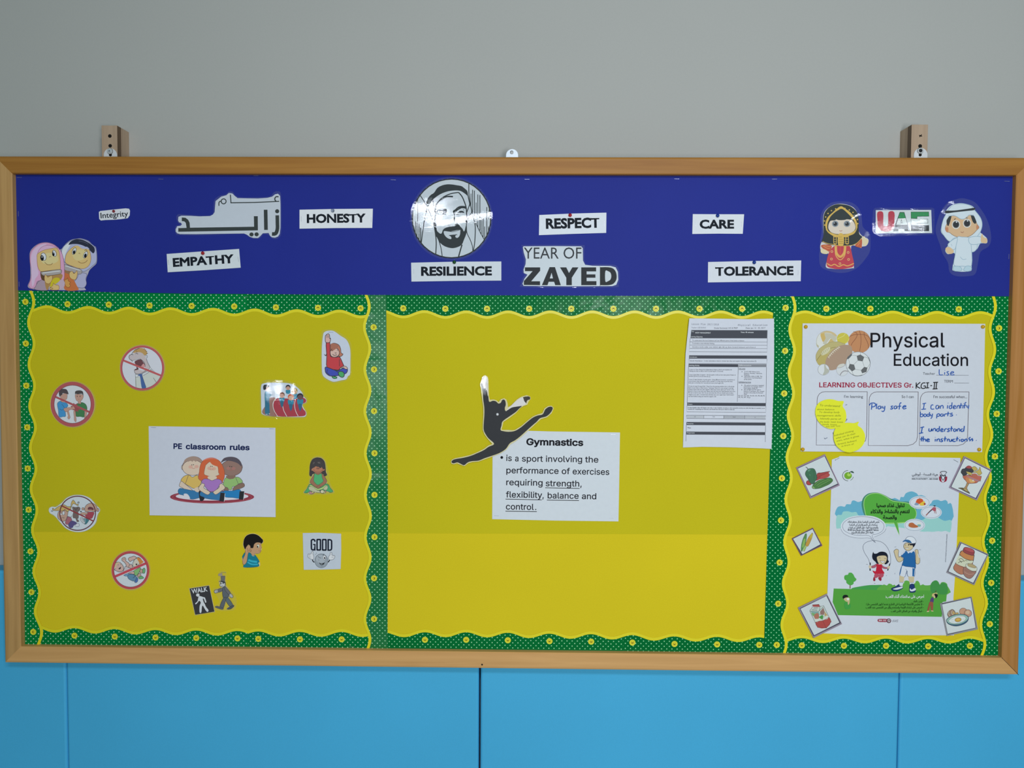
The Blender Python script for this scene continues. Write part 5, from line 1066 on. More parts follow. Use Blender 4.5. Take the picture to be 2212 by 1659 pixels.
hw('1414,1232 1456,1222|1436,1228 1424,1290|1398,1298 1444,1288|1512,1240 1510,1268 1532,1270 1542,1242 1542,1272|1558,1244 1556,1272|1558,1252 1574,1240 1586,1250 1584,1272|1622,1244 1602,1248 1600,1268 1616,1274 1628,1258|1632,1214 1626,1274|1644,1262 1670,1256 1666,1244 1650,1246 1644,1264 1654,1276 1676,1272|1690,1246 1688,1276|1690,1254 1702,1244 1714,1246|1746,1240 1726,1246 1728,1256 1744,1264 1734,1276 1716,1274|1768,1216 1764,1274|1752,1246 1784,1240|1812,1246 1794,1250 1792,1268 1806,1274 1820,1260 1820,1246 1820,1272|1836,1246 1834,1274|1836,1254 1850,1242 1862,1252 1860,1274|1896,1246 1878,1250 1876,1270 1890,1276 1904,1262|1914,1212 1906,1276', w=10.5)
hw('1430,1334 1424,1386|1410,1362 1440,1356|1448,1330 1444,1388|1446,1368 1462,1360 1474,1370 1472,1388|1486,1376 1514,1370 1508,1360 1492,1362 1486,1378 1496,1390 1520,1386|1584,1360 1582,1388|1582,1340 1583,1343|1604,1360 1602,1388|1604,1370 1620,1358 1632,1368 1630,1390|1668,1356 1650,1362 1652,1372 1668,1380 1656,1392 1640,1388|1696,1332 1690,1388|1678,1360 1712,1356|1722,1360 1720,1388|1722,1368 1736,1358|1744,1360 1744,1384 1762,1386 1772,1362 1772,1388|1806,1362 1788,1364 1784,1384 1800,1390 1814,1384|1834,1334 1828,1386|1816,1360 1848,1356|1860,1362 1858,1388|1862,1342 1863,1345|1894,1362 1878,1368 1880,1386 1896,1388 1906,1374 1896,1362|1920,1362 1918,1388|1920,1370 1934,1360 1946,1370 1944,1388|1984,1340 1966,1352 1968,1362 1984,1372 1972,1384|2010,1356 1992,1362 2012,1372 2000,1384|2048,1376 2052,1378', w=10.5)
hw('560,975 580,968|420,1286 422,1306|320,1348 330,1360 340,1352 356,1346|562,1140 580,1134 562,1160', '3A4468', 4)
it.done()
def note(label, poly, lines, tilt, off):
    it = Item('sticky_note', label, 'sticky note', off, crY, tilt=tilt)
    it.sheet(poly, 'DCE028', True, 0.0002); it.part('handwriting')
    for txt, x0, y0, x1, y1, h in lines: it.t('6E7420', txt, x0, y0, x1, y1, h, 0.004, ital=0.25)
    it.done()
note('yellow speech-bubble sticky note with handwriting, the upper one', '217,1060 228,990 270,940 340,912 410,910 480,928 540,932 528,985 560,1040 570,1110 555,1170 510,1220 440,1242 380,1245 310,1215 260,1170 230,1120',
     [('To understand', 262, 986, 494, 998, 24), ('about balance', 235, 1032, 432, 1034, 20), ('To develop body', 258, 1064, 492, 1066, 20), ('management skills', 232, 1102, 506, 1104, 20), ('Identify parts of', 270, 1138, 508, 1142, 20), ('the body: head, knees', 266, 1174, 530, 1176, 19), ('hands, knees', 296, 1202, 460, 1206, 18), ('feet, toes, nose', 336, 1228, 500, 1218, 16)], (0, 4), 0.0052)
note('yellow speech-bubble sticky note with handwriting, the lower one', '425,1340 432,1270 470,1215 530,1182 600,1176 660,1180 712,1165 700,1205 745,1240 778,1300 783,1360 765,1420 715,1475 650,1505 590,1512 520,1490 460,1440 435,1390',
     [('Individual thinking', 432, 1332, 652, 1276, 20), ('what can do their', 450, 1362, 676, 1306, 19), ('own, what it gives', 458, 1394, 714, 1334, 19), ('forward, backward', 472, 1430, 684, 1386, 19), ('in front of', 516, 1452, 654, 1424, 18)], (0, 5), 0.0066)

# --- health poster
it = Item('poster', 'white Arabic healthy eating poster with skipping girl and boy in cap', 'poster', 0.0016, crZ)
it.sheet('383,90 440,70 450,60 900,66 1480,76 1466,400 1440,1000 1420,1270 1425,1590 1000,1588 600,1583 300,1572 345,1230 360,800 375,400', 'BEC4D2')
def A1(s): return [(crZ[2] * (crAA[0] + x / crAA[2] - crZ[0]), crZ[2] * (crAA[1] + y / crAA[2] - crZ[1])) for x, y in pts(s)]
def A2(s): return [(crZ[2] * (crAB[0] + x / crAB[2] - crZ[0]), crZ[2] * (crAB[1] + y / crAB[2] - crZ[1])) for x, y in pts(s)]
k1 = crZ[2] / crAA[2]; k2 = crZ[2] / crAB[2]
PW = 'C2C8D6'
it.part('picture')
it.f('5E9FBC', A1('128,1000 130,870 190,835 255,845 285,805 350,805 370,755 410,745 470,770 540,750 600,760 700,760 1000,720 1050,706 1110,730 1130,740 1150,690 1195,690 1230,630 1320,600 1400,630 1430,665 1480,660 1560,700 1620,800 1660,745 1740,735 1790,755 1860,738 1895,770 1900,800 1958,805 1955,1080 1500,1090 1200,1100 800,1050 500,1030'), True, 3)
it.f('8CBEBE', A1('122,1180 128,990 205,975 230,925 310,918 370,935 440,930 480,985 600,990 900,1100 1300,1050 1480,1060 1560,1010 1640,1000 1740,1015 1780,1040 1850,1070 1955,1065 1942,1240 1900,1242 1860,1230 1800,1240 1740,1235 1660,1245 1580,1240 1480,1240 1300,1200 1080,1170 1000,1165 940,1155 880,1180 500,1200 180,1190'), True, 3)
it.f('3F7C6C', A1('530,860 530,760 560,690 620,640 700,620 800,625 900,665 1000,720 1150,760 1290,770 1380,860 1400,940 1380,1040 1300,1090 1000,1110 700,1010 580,990'))
it.fo('4E9C3C', '9CC87C', 9 * k1, A1('560,800 580,710 640,655 720,632 820,640 920,690 1010,750 1130,770 1260,790 1350,850 1395,930 1380,1020 1290,1085 1150,1105 900,1110 750,1050 610,1000 575,900'))
it.F('4E9C3C', A1('1040,1095 1100,1095 1128,1300')).l('9CC87C', 7 * k1, A1('900,1105 1035,1098 1128,1302 1090,1100 1290,1088'), False)
it.f(PW, A1('195,1180 205,1110 280,1035 400,995 550,985 700,995 820,1040 900,1110 905,1190 850,1260 760,1310 700,1330 620,1340 450,1345 320,1310 230,1250')).F(PW, A1('640,1300 700,1300 750,1420'))
it.l('50586C', 5 * k1, A1('220,1160 240,1100 330,1035 470,1005 600,1005 740,1035 850,1090 884,1160 850,1235 770,1280 692,1300 745,1415'), True, False, 3).l('50586C', 5 * k1, A1('220,1160 245,1220 330,1270 450,1300 640,1305 700,1375 748,1418'), True, False, 3).l('50586C', 4 * k1, A1('195,1200 240,1270 350,1325 500,1345 650,1345 730,1410')).l('50586C', 4 * k1, A1('725,1328 820,1290 890,1240 915,1190'))
for x, y in ((1450, 778), (1635, 935), (1368, 1140)):
    p = A1([c for q in ell(x, y, 168, 103) for c in q] and ell(x, y, 168, 103)) if False else [(crZ[2] * (crAA[0] + a / crAA[2] - crZ[0]), crZ[2] * (crAA[1] + b / crAA[2] - crZ[1])) for a, b in ell(x, y, 168, 103)]
    q = [(crZ[2] * (crAA[0] + a / crAA[2] - crZ[0]), crZ[2] * (crAA[1] + b / crAA[2] - crZ[1])) for a, b in ell(x, y, 152, 87)]
    it.f(PW, p, False).l('6A7C90', 5 * k1, q, False, True)
it.f('C0502C', A1('1395,750 1420,720 1470,715 1505,740 1500,790 1440,800 1390,790')).f('D0B040', A1('1450,800 1490,770 1530,760 1530,820 1460,825')).f('7A8CA8', A1('1365,810 1390,780 1420,790 1435,815 1390,822')).f('982C2C', A1('1512,800 1530,785 1548,800 1530,820')).l('3A5A2C', 6 * k1, A1('1455,720 1450,700'))
it.l('8A5450', 16 * k1, A1('1550,985 1610,920 1680,855')).l('3A3C50', 14 * k1, A1('1585,945 1620,915 1650,890')).l('94605C', 9 * k1, A1('1680,860 1690,950')).l('94605C', 9 * k1, A1('1700,860 1712,955')).F('2A3038', A1('1660,828 1690,822 1710,832 1690,845')).f('A05060', A1('1640,880 1690,850 1712,880 1690,920'))
it.f('A8603C', A1('1270,1140 1290,1105 1340,1100 1380,1130 1430,1155 1410,1175 1340,1180 1285,1165')).f('C8CCC8', A1('1410,1105 1465,1100 1465,1160 1425,1160')).f('70A4A4', A1('1415,1130 1465,1130 1462,1160 1428,1160'))
def arx(c, s, x0, y0, x1, y1, h, bold=0.0, A=A1, k=k1):
    (a, b), (d, e_) = A([(x0, y0), (x1, y1)]) if False else (A('%f,%f' % (x0, y0))[0], A('%f,%f' % (x1, y1))[0]); it.t(c, s, a, b, d, e_, h * k, bold)
# ground and scene
it.f('3F9048', A2('345,905 450,880 600,858 700,855 800,855 850,880 800,940 400,935'))
it.f('589C40', A2('720,930 740,895 800,860 830,848 870,862 900,835 940,845 960,860 985,850 1010,870 1120,830 1130,800 1165,788 1200,800 1230,830 1290,830 1300,800 1335,795 1360,830 1370,860 1410,845 1440,860 1520,855 1540,820 1560,800 1600,785 1640,810 1660,850 1680,820 1720,812 1760,830 1775,870 1765,1000 1000,1000 750,960'), True, 3)
it.F('4C943A', A2('76,908 350,915 700,930 1770,940 1755,1100 1700,1110 1690,1330 800,1318 140,1305 60,1110')).f('3C8644', A2('1520,860 1560,800 1620,790 1660,850 1700,820 1770,860 1765,990 1600,985 1530,960'))
it.L('6A5038', 14 * k2, A2('322,850 320,908')).f('4A9A44', A2('232,740 245,710 290,700 300,675 340,672 370,700 390,740 415,770 395,800 375,810 370,840 330,860 290,845 265,820 262,790 240,775'))
# girl skipping
it.l('50586C', 5 * k2, A2('612,520 590,460 540,380 515,310 525,250 580,210 680,190 780,210 850,260 900,340 925,430 925,540'))
it.fo('A05468', '6A2438', 4 * k2, A2('715,540 680,560 640,575 645,600 700,590')).fo('A05468', '6A2438', 4 * k2, A2('795,560 830,585 875,595 870,612 810,605')).f('B01C34', A2('720,540 760,550 795,550 800,620 825,660 828,685 750,690 690,690 655,640 700,650 712,600'))
it.f('A8485C', A2('690,690 745,690 750,720 715,750 680,745')).f('A8485C', A2('760,690 820,688 815,730 780,750 745,745')).f('8C2034', A2('672,740 690,750 700,780 685,798 665,785')).f('8C2034', A2('742,745 785,745 790,780 775,795 750,775'))
it.f('101626', A2('665,362 680,385 720,385 760,362 810,357 860,375 885,420 885,480 900,505 870,540 840,545 820,520 730,540 700,510 660,470 650,420')).f('C0B090', A2('720,450 740,425 800,415 850,420 870,450 860,500 830,535 780,545 740,520'))
it.l('3A2C28', 5 * k2, A2('748,455 760,448 775,456')).l('3A2C28', 5 * k2, A2('830,462 845,456 860,466')).f('E0E0E0', A2('768,485 800,500 840,498 825,520 795,522')).l('3A2C28', 4 * k2, A2('768,485 800,500 840,498 825,520 795,524 768,485'))
it.f('C0B098', A2('600,570 625,560 640,590 625,612 605,600')).f('C0B098', A2('880,580 905,570 915,600 895,620 878,605')).L('101626', 15 * k2, A2('618,520 622,560')).L('101626', 16 * k2, A2('618,608 620,642')).L('101626', 14 * k2, A2('915,535 905,570')).L('101626', 14 * k2, A2('890,610 882,640')).l('5A6070', 4 * k2, A2('560,550 575,545 585,552'))
# boy in a cap
it.fo('C0B090', '3A3428', 5 * k2, A2('1075,430 1050,440 1040,400 1045,340 1020,320 1000,325 975,350 985,390 1000,440 1030,500 1070,510 1115,470')).fo('C0B090', '3A3428', 5 * k2, A2('1300,470 1300,380 1290,340 1310,325 1335,335 1340,380 1360,450 1360,520 1325,545 1300,520'))
it.fo('1E5C98', '143C6C', 5 * k2, A2('1155,350 1200,370 1270,355 1290,400 1292,480 1300,560 1290,610 1230,585 1150,575 1095,570 1115,500 1120,450 1085,425 1110,380')).l(PW, 12 * k2, A2('1090,405 1140,355')).l(PW, 12 * k2, A2('1335,390 1355,450')).F(PW, A2('1165,348 1200,362 1240,325 1265,345 1240,375 1210,368 1190,385'))
it.fo(PW, '2A4A7C', 6 * k2, A2('1095,572 1150,578 1250,590 1285,608 1278,728 1185,725 1170,640 1135,735 1062,708')).F('1E5C98', A2('1252,600 1284,612 1276,726 1250,724')).L('1E5C98', 10 * k2, A2('1090,580 1064,700')).l('4A5A70', 4 * k2, A2('1150,618 1165,640 1160,690'))
it.F('BCAE90', A2('1060,715 1130,735 1118,815 1055,812')).F('BCAE90', A2('1190,728 1278,730 1272,815 1205,818')).F(PW, A2('1055,815 1115,820 1100,880 1050,860')).F(PW, A2('1208,820 1274,818 1276,850 1215,850')).l('5A6478', 4 * k2, A2('1055,814 1115,820')).l('5A6478', 4 * k2, A2('1205,820 1274,818'))
it.fo('1C3468', '101E40', 5 * k2, A2('935,910 1000,880 1050,845 1060,870 1105,880 1105,905 1040,940 970,945')).f(PW, A2('960,915 1040,890 1100,880 1100,900 1020,925')).fo('1C3468', '101E40', 5 * k2, A2('1215,850 1275,845 1285,890 1300,920 1290,960 1240,968 1208,950')).f(PW, A2('1215,905 1240,925 1290,900 1300,930 1250,950 1215,940'))
it.fo('C0B090', '3A3428', 5 * k2, A2('1140,235 1120,280 1145,325 1190,345 1240,320 1265,280 1240,235 1190,225')).f('14182A', A2('1180,232 1230,240 1255,235 1300,225 1285,270 1262,290 1250,260 1225,265 1200,240')).fo('C8CEDA', '5A6478', 5 * k2, A2('1150,185 1170,145 1210,130 1260,140 1295,175 1305,220 1260,235 1210,225')).f('2A5C90', A2('1105,215 1130,185 1170,178 1215,190 1240,230 1190,222 1145,205'))
it.e('101010', *A2('1195,255')[0], 8 * k2, 13 * k2).f('E0DCD8', A2('1150,295 1170,305 1195,290 1180,315 1160,312')).l('3A2C28', 4 * k2, A2('1145,290 1170,305 1195,290')).l('4A4038', 4 * k2, A2('1150,240 1145,265 1155,270'))
for a in ('985,290 1010,285', '990,675 990,695', '858,720 868,710', '1355,320 1358,335', '1375,322 1376,336', '680,825 688,835 698,828'): it.l('6A7084', 4 * k2, A2(a))
# small figures
it.f('101818', A2('208,1040 220,1012 250,1002 285,1012 290,1040 250,1045 225,1065')).f('B4A880', A2('225,1065 250,1045 290,1040 315,1060 310,1130 290,1155 270,1140 285,1110 255,1100')).f('D0D4D8', A2('268,1060 290,1050 310,1060 290,1085')).f('3C9040', A2('235,1130 280,1115 290,1150 325,1140 330,1180 310,1210 250,1210'))
it.f('B4A870', A2('1540,1010 1560,980 1620,970 1620,990 1575,1000 1555,1030')).f('14181C', A2('1575,1000 1600,985 1630,1005 1615,1045 1590,1045')).f('C0AE88', A2('1560,1020 1575,1000 1595,1040 1575,1050')).f('4A3C70', A2('1540,1040 1570,1060 1560,1120 1515,1105')).f('8A503C', A2('1510,1110 1560,1120 1555,1235 1530,1230 1520,1160 1500,1240 1475,1240 1490,1170')).f('C0AE88', A2('1470,1245 1500,1240 1495,1255 1465,1258')).f('C0AE88', A2('1530,1235 1560,1240 1565,1250 1535,1248')).l('5A3C2C', 10 * k2, A2('1590,955 1610,945'))
# apple mark
ap = ell(*A1('310,350')[0], 88 * k1, 82 * k1)
it.l('4A5A50', 7 * k1, ap[7:22], False).l('6A7C70', 7 * k1, ap[1:6], False)
it.e('6A9C2C', *A1('310,350')[0], 60 * k1, 55 * k1).e('9CC058', *A1('325,335')[0], 30 * k1, 26 * k1).l('28402C', 9 * k1, A1('330,320 332,300 350,290')).f('28483C', A1('345,290 365,278 390,285 405,308 380,305 360,298'))
# crest
it.l('33343E', 9 * k1, A1('1780,300 1800,285 1850,282 1880,295')).L('33343E', 7 * k1, A1('1775,295 1800,320')).L('33343E', 7 * k1, A1('1885,295 1862,320')).f('8C2038', A1('1762,365 1785,375 1800,440 1825,455 1845,435 1860,375 1886,365 1885,410 1870,440 1820,458 1780,440 1762,410')).f('33343E', A1('1775,345 1800,330 1830,345 1860,330 1865,360 1845,400 1825,428 1800,400')).f(PW, A1('1800,350 1825,365 1848,350 1835,400 1820,415 1808,395')).F(PW, A1('1790,345 1800,340 1802,352'))
it.l('D0A0AC', 4 * k1, A1('1762,365 1770,320 1790,300'))
# phone badge
it.f('8C2038', A2('732,1385 745,1365 800,1362 880,1366 880,1405 800,1408 745,1405'), True, 2).e('50303C', *A2('900,1390')[0], 34 * k2, 34 * k2).e('B0A8B0', *A2('900,1388')[0], 22 * k2, 24 * k2).l('50303C', 7 * k2, A2('890,1400 905,1375 912,1395'))
it.part('lettering')
arx('0C2414', ar('تناول غذاء صحياً'), 765, 852, 1212, 852, 60, 0.03)
arx('0C2414', ar('لتنعم بالنشاط والذكاء'), 670, 950, 1290, 948, 60, 0.03)
arx('0C2414', ar('والصحة'), 868, 1042, 1086, 1042, 60, 0.03)
for s_, x0, x1, y in (('مارس التمارين الرياضية بشكل منتظم فذلك', 305, 808, 1100), ('يساعدك على النمو والتركيز في الدراسة', 330, 778, 1146), ('والتمتع ببنية قوية. حاول التقليل من فترات', 316, 790, 1190), ('مشاهدة التلفزيون. وكن نشيطاً بدنياً 30-60', 304, 796, 1228), ('دقيقة خلال معظم أيام الأسبوع', 368, 718, 1268)):
    arx('2A3040', ar(s_), x0, y, x1, y, 30, 0.012)
arx('3A3C4A', ar('هيئة الصحة - أبوظبي'), 1330, 346, 1740, 350, 36, 0.008); it.L('6A6C7C', 3 * k1, A1('1330,370 1740,374')); arx('4A4C5A', 'HEALTH AUTHORITY - ABU DHABI', 1326, 412, 1740, 415, 24, 0.012)
a2 = dict(A=A2, k=k2)
arx('DCE4DC', ar('احرص على سلامتك أثناء اللعب:'), 850, 1048, 1424, 1046, 44, 0.02, **a2)
for s_, x0, x1, y in (('- اشرب الماء', 1268, 1416, 1112), ('- لا تمارس الأنشطة الرياضية في الخارج عندما تكون الشمس حارة', 562, 1418, 1156), ('- احرص على ارتداء القبعة واستخدم واقٍ من الشمس عند اللعب', 556, 1418, 1204), ('- اسأل والديك عن المكان الآمن للعب', 934, 1412, 1260)):
    arx('143C14', ar(s_), x0, y, x1, y, 30, 0.012, **a2)
arx('DCC4CC', '800 555', 748, 1396, 860, 1396, 24, 0.02, **a2); arx('5A5C6A', ar('اتصل على'), 955, 1385, 1038, 1386, 14, 0.004, **a2); arx('5A5C6A', ar('مركز الاتصال'), 950, 1405, 1038, 1406, 14, 0.004, **a2)
(a, b), (c_, d) = A2('1752,515')[0], A2('1775,95')[0]; it.t('4A4E60', 'www.haad.ae/schoolsforhealth', a, b, c_, d, 14 * k2, 0.004)
it.L('70747E', 4 * k1, A1('105,105 170,68')).L('70747E', 4 * k1, A1('105,90 112,108')).L('70747E', 3.5 * k1, A1('1990,92 2062,132'))
it.done()

# --- six laminated food cards
def card(label, outer, inner, crop, edge, draw, film_off=True):
    it = Item('food_card', label, 'picture card', 0.0030, crop, 'laminated food picture cards around the healthy eating poster')
    it.sheet(outer, edge)
    it.part('card_border').F('3A344A', inner[0]).part('picture').F('C2CAD0', inner[1])
    draw(it); it.film(outer, False); it.done(); return it
def veg(it):
    K = '22302C'
    it.f('9C2C28', '700,950 760,720 900,690 1170,645 1130,700 1170,760 1130,830 1000,880 850,910').l('5A1818', 8, '750,860 900,790 1060,710').l('2A2020', 12, '740,725 900,695 1170,650').f('A83C34', '860,830 1000,750 1100,725 1145,770 1120,830 960,880')
    it.fo('A03230', '2A1818', 12, '400,1020 420,970 480,955 560,1060 530,1095 460,1095 415,1070')
    it.fo('2C6440', K, 13, '370,720 400,640 470,575 570,555 650,570 700,640 730,750 750,880 700,960 640,1060 560,1050 500,980 460,900 390,800').l(K, 20, '385,510 430,540 460,575').f('508468', '450,600 520,580 540,620 470,660').l('5C9470', 12, '510,740 530,800').l('1E4C30', 10, '440,760 490,880 540,1000').l('1E4C30', 10, '640,620 660,800 650,960')
    it.fo('3C7028', '223818', 12, '590,1170 610,1120 680,1030 800,950 950,900 1100,865 1200,870 1260,920 1250,980 1150,1070 1000,1140 850,1200 700,1220 620,1210').f('7CA458', '595,1170 620,1140 690,1200 640,1212')
    for a in ('680,1090 850,960 1000,910', '740,1120 900,1000 1150,900', '780,1160 950,1060 1200,930'): it.l('70A050', 10, a)
    it.l('1E4C18', 12, '720,1070 880,970 1080,900').l('1E4C18', 12, '900,1120 1050,1050 1200,960')
card('tilted laminated card picturing a green pepper, carrots and a cucumber', '70,530 1010,90 1495,1110 540,1540', ['115,540 1020,150 1450,1080 560,1485', '130,560 1000,165 1425,1050 560,1460'], (1715, 975, 15.082), '907890', veg)
def ice(it):
    K = '221C1E'
    it.fo('B05A40', K, 10, '600,820 650,780 850,780 1100,850 1200,800 1180,940 1120,970 1040,1030 900,1045 760,1040 700,960 640,900').f('B87848', '700,850 850,880 900,960 980,1020 860,1040 740,1020').f('C8A060', '800,900 900,920 1000,980 960,1010 850,1010').f('A07078', '700,780 900,850 1100,930 1180,960 1080,980 900,920 740,820')
    it.fo('2A2830', K, 10, '560,610 600,570 660,560 720,500 800,470 900,560 950,640 900,700 760,700 720,760 620,800 580,740 540,690').f('983838', '700,520 800,465 870,490 900,540 800,560').l('5A4C54', 9, '600,620 640,600')
    it.fo('B4A050', K, 9, '890,540 940,500 1000,495 1050,540 1080,590 980,640 930,600').fo('B4A050', K, 9, '705,660 800,670 900,710 870,770 780,750').fo('B4A050', K, 9, '900,690 1050,640 1130,580 1150,510 1170,540 1190,640 1220,720 1120,780 1050,700').f('A85C48', '880,760 960,720 1050,740 1100,820 1000,850').f('B05A4C', '1060,860 1120,790 1190,830 1190,920 1110,930')
    it.fo('A07C50', K, 9, '730,1040 800,1050 760,1130 735,1200 760,1270 640,1220 700,1120').fo('5A5030', K, 10, '455,1195 600,1190 720,1240 835,1375 700,1320 540,1230').f('A89458', '630,1200 720,1240 770,1310 660,1260').e('DCD8D0', 935, 950, 22)
    it.l(K, 10, '1100,970 1190,968')
card('tilted laminated card picturing an ice cream sundae in a glass', '150,1185 640,150 1545,600 1060,1600', ['195,1160 665,200 1510,620 1040,1555', '225,1155 672,225 1490,635 1020,1520'], (2040, 975, 15.082), '8C7C94', ice)
def corn(it):
    it.fo('4A8440', '305C34', 16, '720,480 770,480 775,600 750,800 700,1000 640,1100 570,1260 530,1230 540,1000 600,750 660,600').f('80A84C', '650,720 710,700 720,800 680,1000 620,1100 570,1050 600,900')
    it.fo('B88C28', '6E5418', 12, '1000,460 1040,440 1050,500 1020,640 950,820 850,1020 780,1040 720,990 760,850 860,640').f('B8A828', '960,500 1030,450 1040,560 990,680 920,620').f('9CB860', '690,1030 770,1060 720,1160 680,1250 620,1230').l('3C5C2C', 14, '760,1070 680,1250 640,1260').l('3C4C34', 20, '540,1240 570,1270')
card('small tilted laminated card picturing a green and a yellow corn cob', '110,690 1060,205 1490,1010 530,1470', ['130,690 1050,230 1450,1000 540,1450', '170,705 1040,270 1390,950 590,1390'], (1705, 1130, 20.7375), '8A5068', corn)
def jars(it):
    K = '2A2024'
    it.fo('A0603C', K, 13, '370,1000 440,850 560,600 600,480 700,450 1020,560 1035,680 1000,850 900,1150 680,1215 560,1200 430,1110').fo('B87840', K, 12, '580,570 620,480 690,450 1010,580 1030,680 1000,760 880,750 720,690').f('C0C4B0', '560,600 720,700 880,765 1000,770 980,850 760,1000 620,950 450,850').f('A86C50', '440,870 560,920 740,1000 700,1200 560,1195 420,1090 390,1000')
    it.l('4A4A38', 16, '540,740 620,700 700,760 640,800 560,760').l('4A4A38', 16, '520,850 600,800 640,840').l('80805C', 20, '700,800 780,760 820,790').l(K, 11, '580,590 720,690 880,760 1000,760').l(K, 10, '440,860 600,950 740,1000')
    it.fo('8C3034', K, 13, '680,440 720,350 800,335 960,380 1050,450 1050,540 1000,600 840,560 720,500').f('A84448', '730,400 760,350 900,360 1030,450 1000,500 880,470').l('6A2024', 10, '720,400 860,480 1040,510')
    it.fo('94685C', K, 12, '700,1010 800,980 1100,1100 1050,1230 960,1330 880,1355 780,1310 700,1200').fo('C4C8BC', K, 10, '770,920 800,880 900,870 1100,960 1140,1020 1120,1100 1000,1110 900,1070 800,1000').fo('A8966C', '5A4A38', 9, '830,900 880,870 980,880 1100,960 1080,1010 960,990 860,950').l('B89080', 12, '720,1130 860,1210 1040,1200').l('70504A', 8, '740,1060 880,1130 1080,1120')
card('tilted laminated card picturing two jars of brown spread', '140,1160 590,150 1520,560 1050,1570', ['175,1130 610,180 1480,570 1030,1530', '205,1120 630,205 1460,590 1015,1495'], (2035, 1160, 15.082), '84808C', jars)
def milk(it):
    K = '2C2428'
    it.F('B8C4C0', '510,670 600,560 840,530 970,500 1140,870 1220,1020 1060,1235 770,1215 690,1050').F('A03C38', '600,470 815,455 850,520 830,545 620,540').F('78A09C', '530,680 800,700 850,800 640,780').F('70A060', '560,730 700,760 640,850 610,830').f('A86850', '650,830 760,740 820,820 790,960 720,970').F('8C6860', '850,700 960,570 1000,700 980,800 860,800').F('B4945C', '1000,690 1100,830 1000,850')
    it.F('388C30', '800,880 930,800 960,860 930,960').F('C8CCC4', '660,940 800,930 930,970 1060,820 1140,860 1100,930 960,970 800,1020 720,1040').f('A83830', '700,1045 760,1040 820,1000 930,990 1000,960 1090,940 1140,880 1215,1020 1060,1230 770,1215', True, 2)
    it.L(K, 10, '510,670 600,560 600,480 810,458 850,525 835,640 800,700').L(K, 10, '850,525 965,500 1140,870 1218,1022 1060,1235 770,1215 515,675').L(K, 8, '520,680 800,700').l(K, 8, '700,1045 800,1010 960,980 1140,880').L('6A2020', 9, '940,990 1050,1230').L('404448', 16, '640,580 780,575').L('404448', 16, '590,640 760,650').L('505860', 10, '815,680 960,540')
card('tilted laminated card picturing a red and white juice carton', '130,570 1070,110 1570,1100 640,1560', ['185,590 1080,170 1530,1070 640,1505', '215,605 1060,190 1480,1050 660,1465'], (1715, 1275, 15.082), '8C8090', milk)
def eggs(it):
    K = '2A2422'
    it.fo('8C7060', K, 10, '340,760 370,660 440,600 520,575 600,650 600,740 500,790 400,840').l('C8BCA8', 16, '390,650 390,740 430,810').l('C8BCA8', 16, '520,610 480,680 540,780').f('B49858', '540,640 590,680 590,740 540,740 515,680').fo('B49858', K, 8, '590,730 660,680 720,700 680,750')
    it.fo('B88C74', '402C26', 12, ell(880, 650, 130, 120)).fo('B88C74', '402C26', 12, ell(1045, 705, 128, 120, 20)).e('C4A890', 1030, 680, 70, 60)
    it.fo('28506C', '122C40', 14, '310,980 330,900 480,800 700,740 900,745 1040,810 1060,900 1000,1010 850,1100 650,1145 480,1120 360,1060').f('8CB0A8', '325,980 345,905 490,810 700,755 900,760 1025,820 1045,890 960,980 800,1060 600,1085 420,1060')
    it.fo('C8D2D4', '486460', 8, '385,980 440,900 560,830 700,800 880,800 960,850 960,920 880,990 720,1040 520,1055').l('98A8A8', 7, '450,930 560,915').l('98A8A8', 7, '850,920 930,900').l('98A8A8', 7, '480,1000 560,1005').fo('BC9434', '6A5018', 12, ell(705, 930, 108, 68, -8)).e('C8A850', 700, 915, 60, 30)
card('tilted laminated card picturing a fried egg on a plate and whole eggs', '85,375 1170,140 1385,1255 320,1485', ['145,375 1150,165 1330,1210 345,1440', '160,405 1135,185 1305,1200 350,1410'], (2025, 1280, 15.8), '84848C', eggs)

# ================================================================== pins and staples
def lathe(prof, n=20):
    V = []; Fc = []
    for r, y in prof:
        for i in range(n): a = 2 * math.pi * i / n; V.append((r * math.cos(a), y, r * math.sin(a)))
    for k in range(len(prof) - 1):
        for i in range(n): j = (i + 1) % n; Fc.append((k * n + i, (k + 1) * n + i, (k + 1) * n + j, k * n + j))
    me = bpy.data.meshes.new('lathe'); me.from_pydata(V, [], Fc + [tuple(range(n)), tuple(range((len(prof) - 1) * n, len(prof) * n))])
    bm = bmesh.new(); bm.from_mesh(me); bmesh.ops.recalc_face_normals(bm, faces=bm.faces[:]); bm.to_mesh(me); bm.free()
    me.polygons.foreach_set('use_smooth', [True] * len(me.polygons)); return me
HEAD = lathe([(0.0035, 0.0), (0.0043, -0.0006), (0.0044, -0.0018), (0.0038, -0.0034), (0.0025, -0.0046), (0.0010, -0.0051), (0.0001, -0.0052)])
PINW = lathe([(0.0005, 0.006), (0.0005, 0.0)], 8)
def pin(px, py, col, off, label, sc=1.0, clear=False):
    o = empty('push_pin', P(px, py, -off)); tag(o, label, 'push pin')
    me = HEAD.copy(); me.name = 'pin_head'
    m = mat('pin_' + col, lin(col), 0.18, 0, 0.5)
    if clear: b = m.node_tree.nodes['Principled BSDF']; b.inputs['Transmission Weight'].default_value = 0.85; b.inputs['Roughness'].default_value = 0.08
    me.materials.append(m); h = link('pin_head', me, parent=o); h.scale = (sc, sc, sc)
    w = PINW.copy(); w.materials.append(steel); link('pin_needle', w, parent=o)
pin(246, 456.5, '8A1420', BO + 0.0006, 'dark red push pin in the little Integrity slip', 0.75)
pin(438.5, 547, 'A81820', BO + 0.0006, 'red push pin at the top of the EMPATHY card', 0.95)
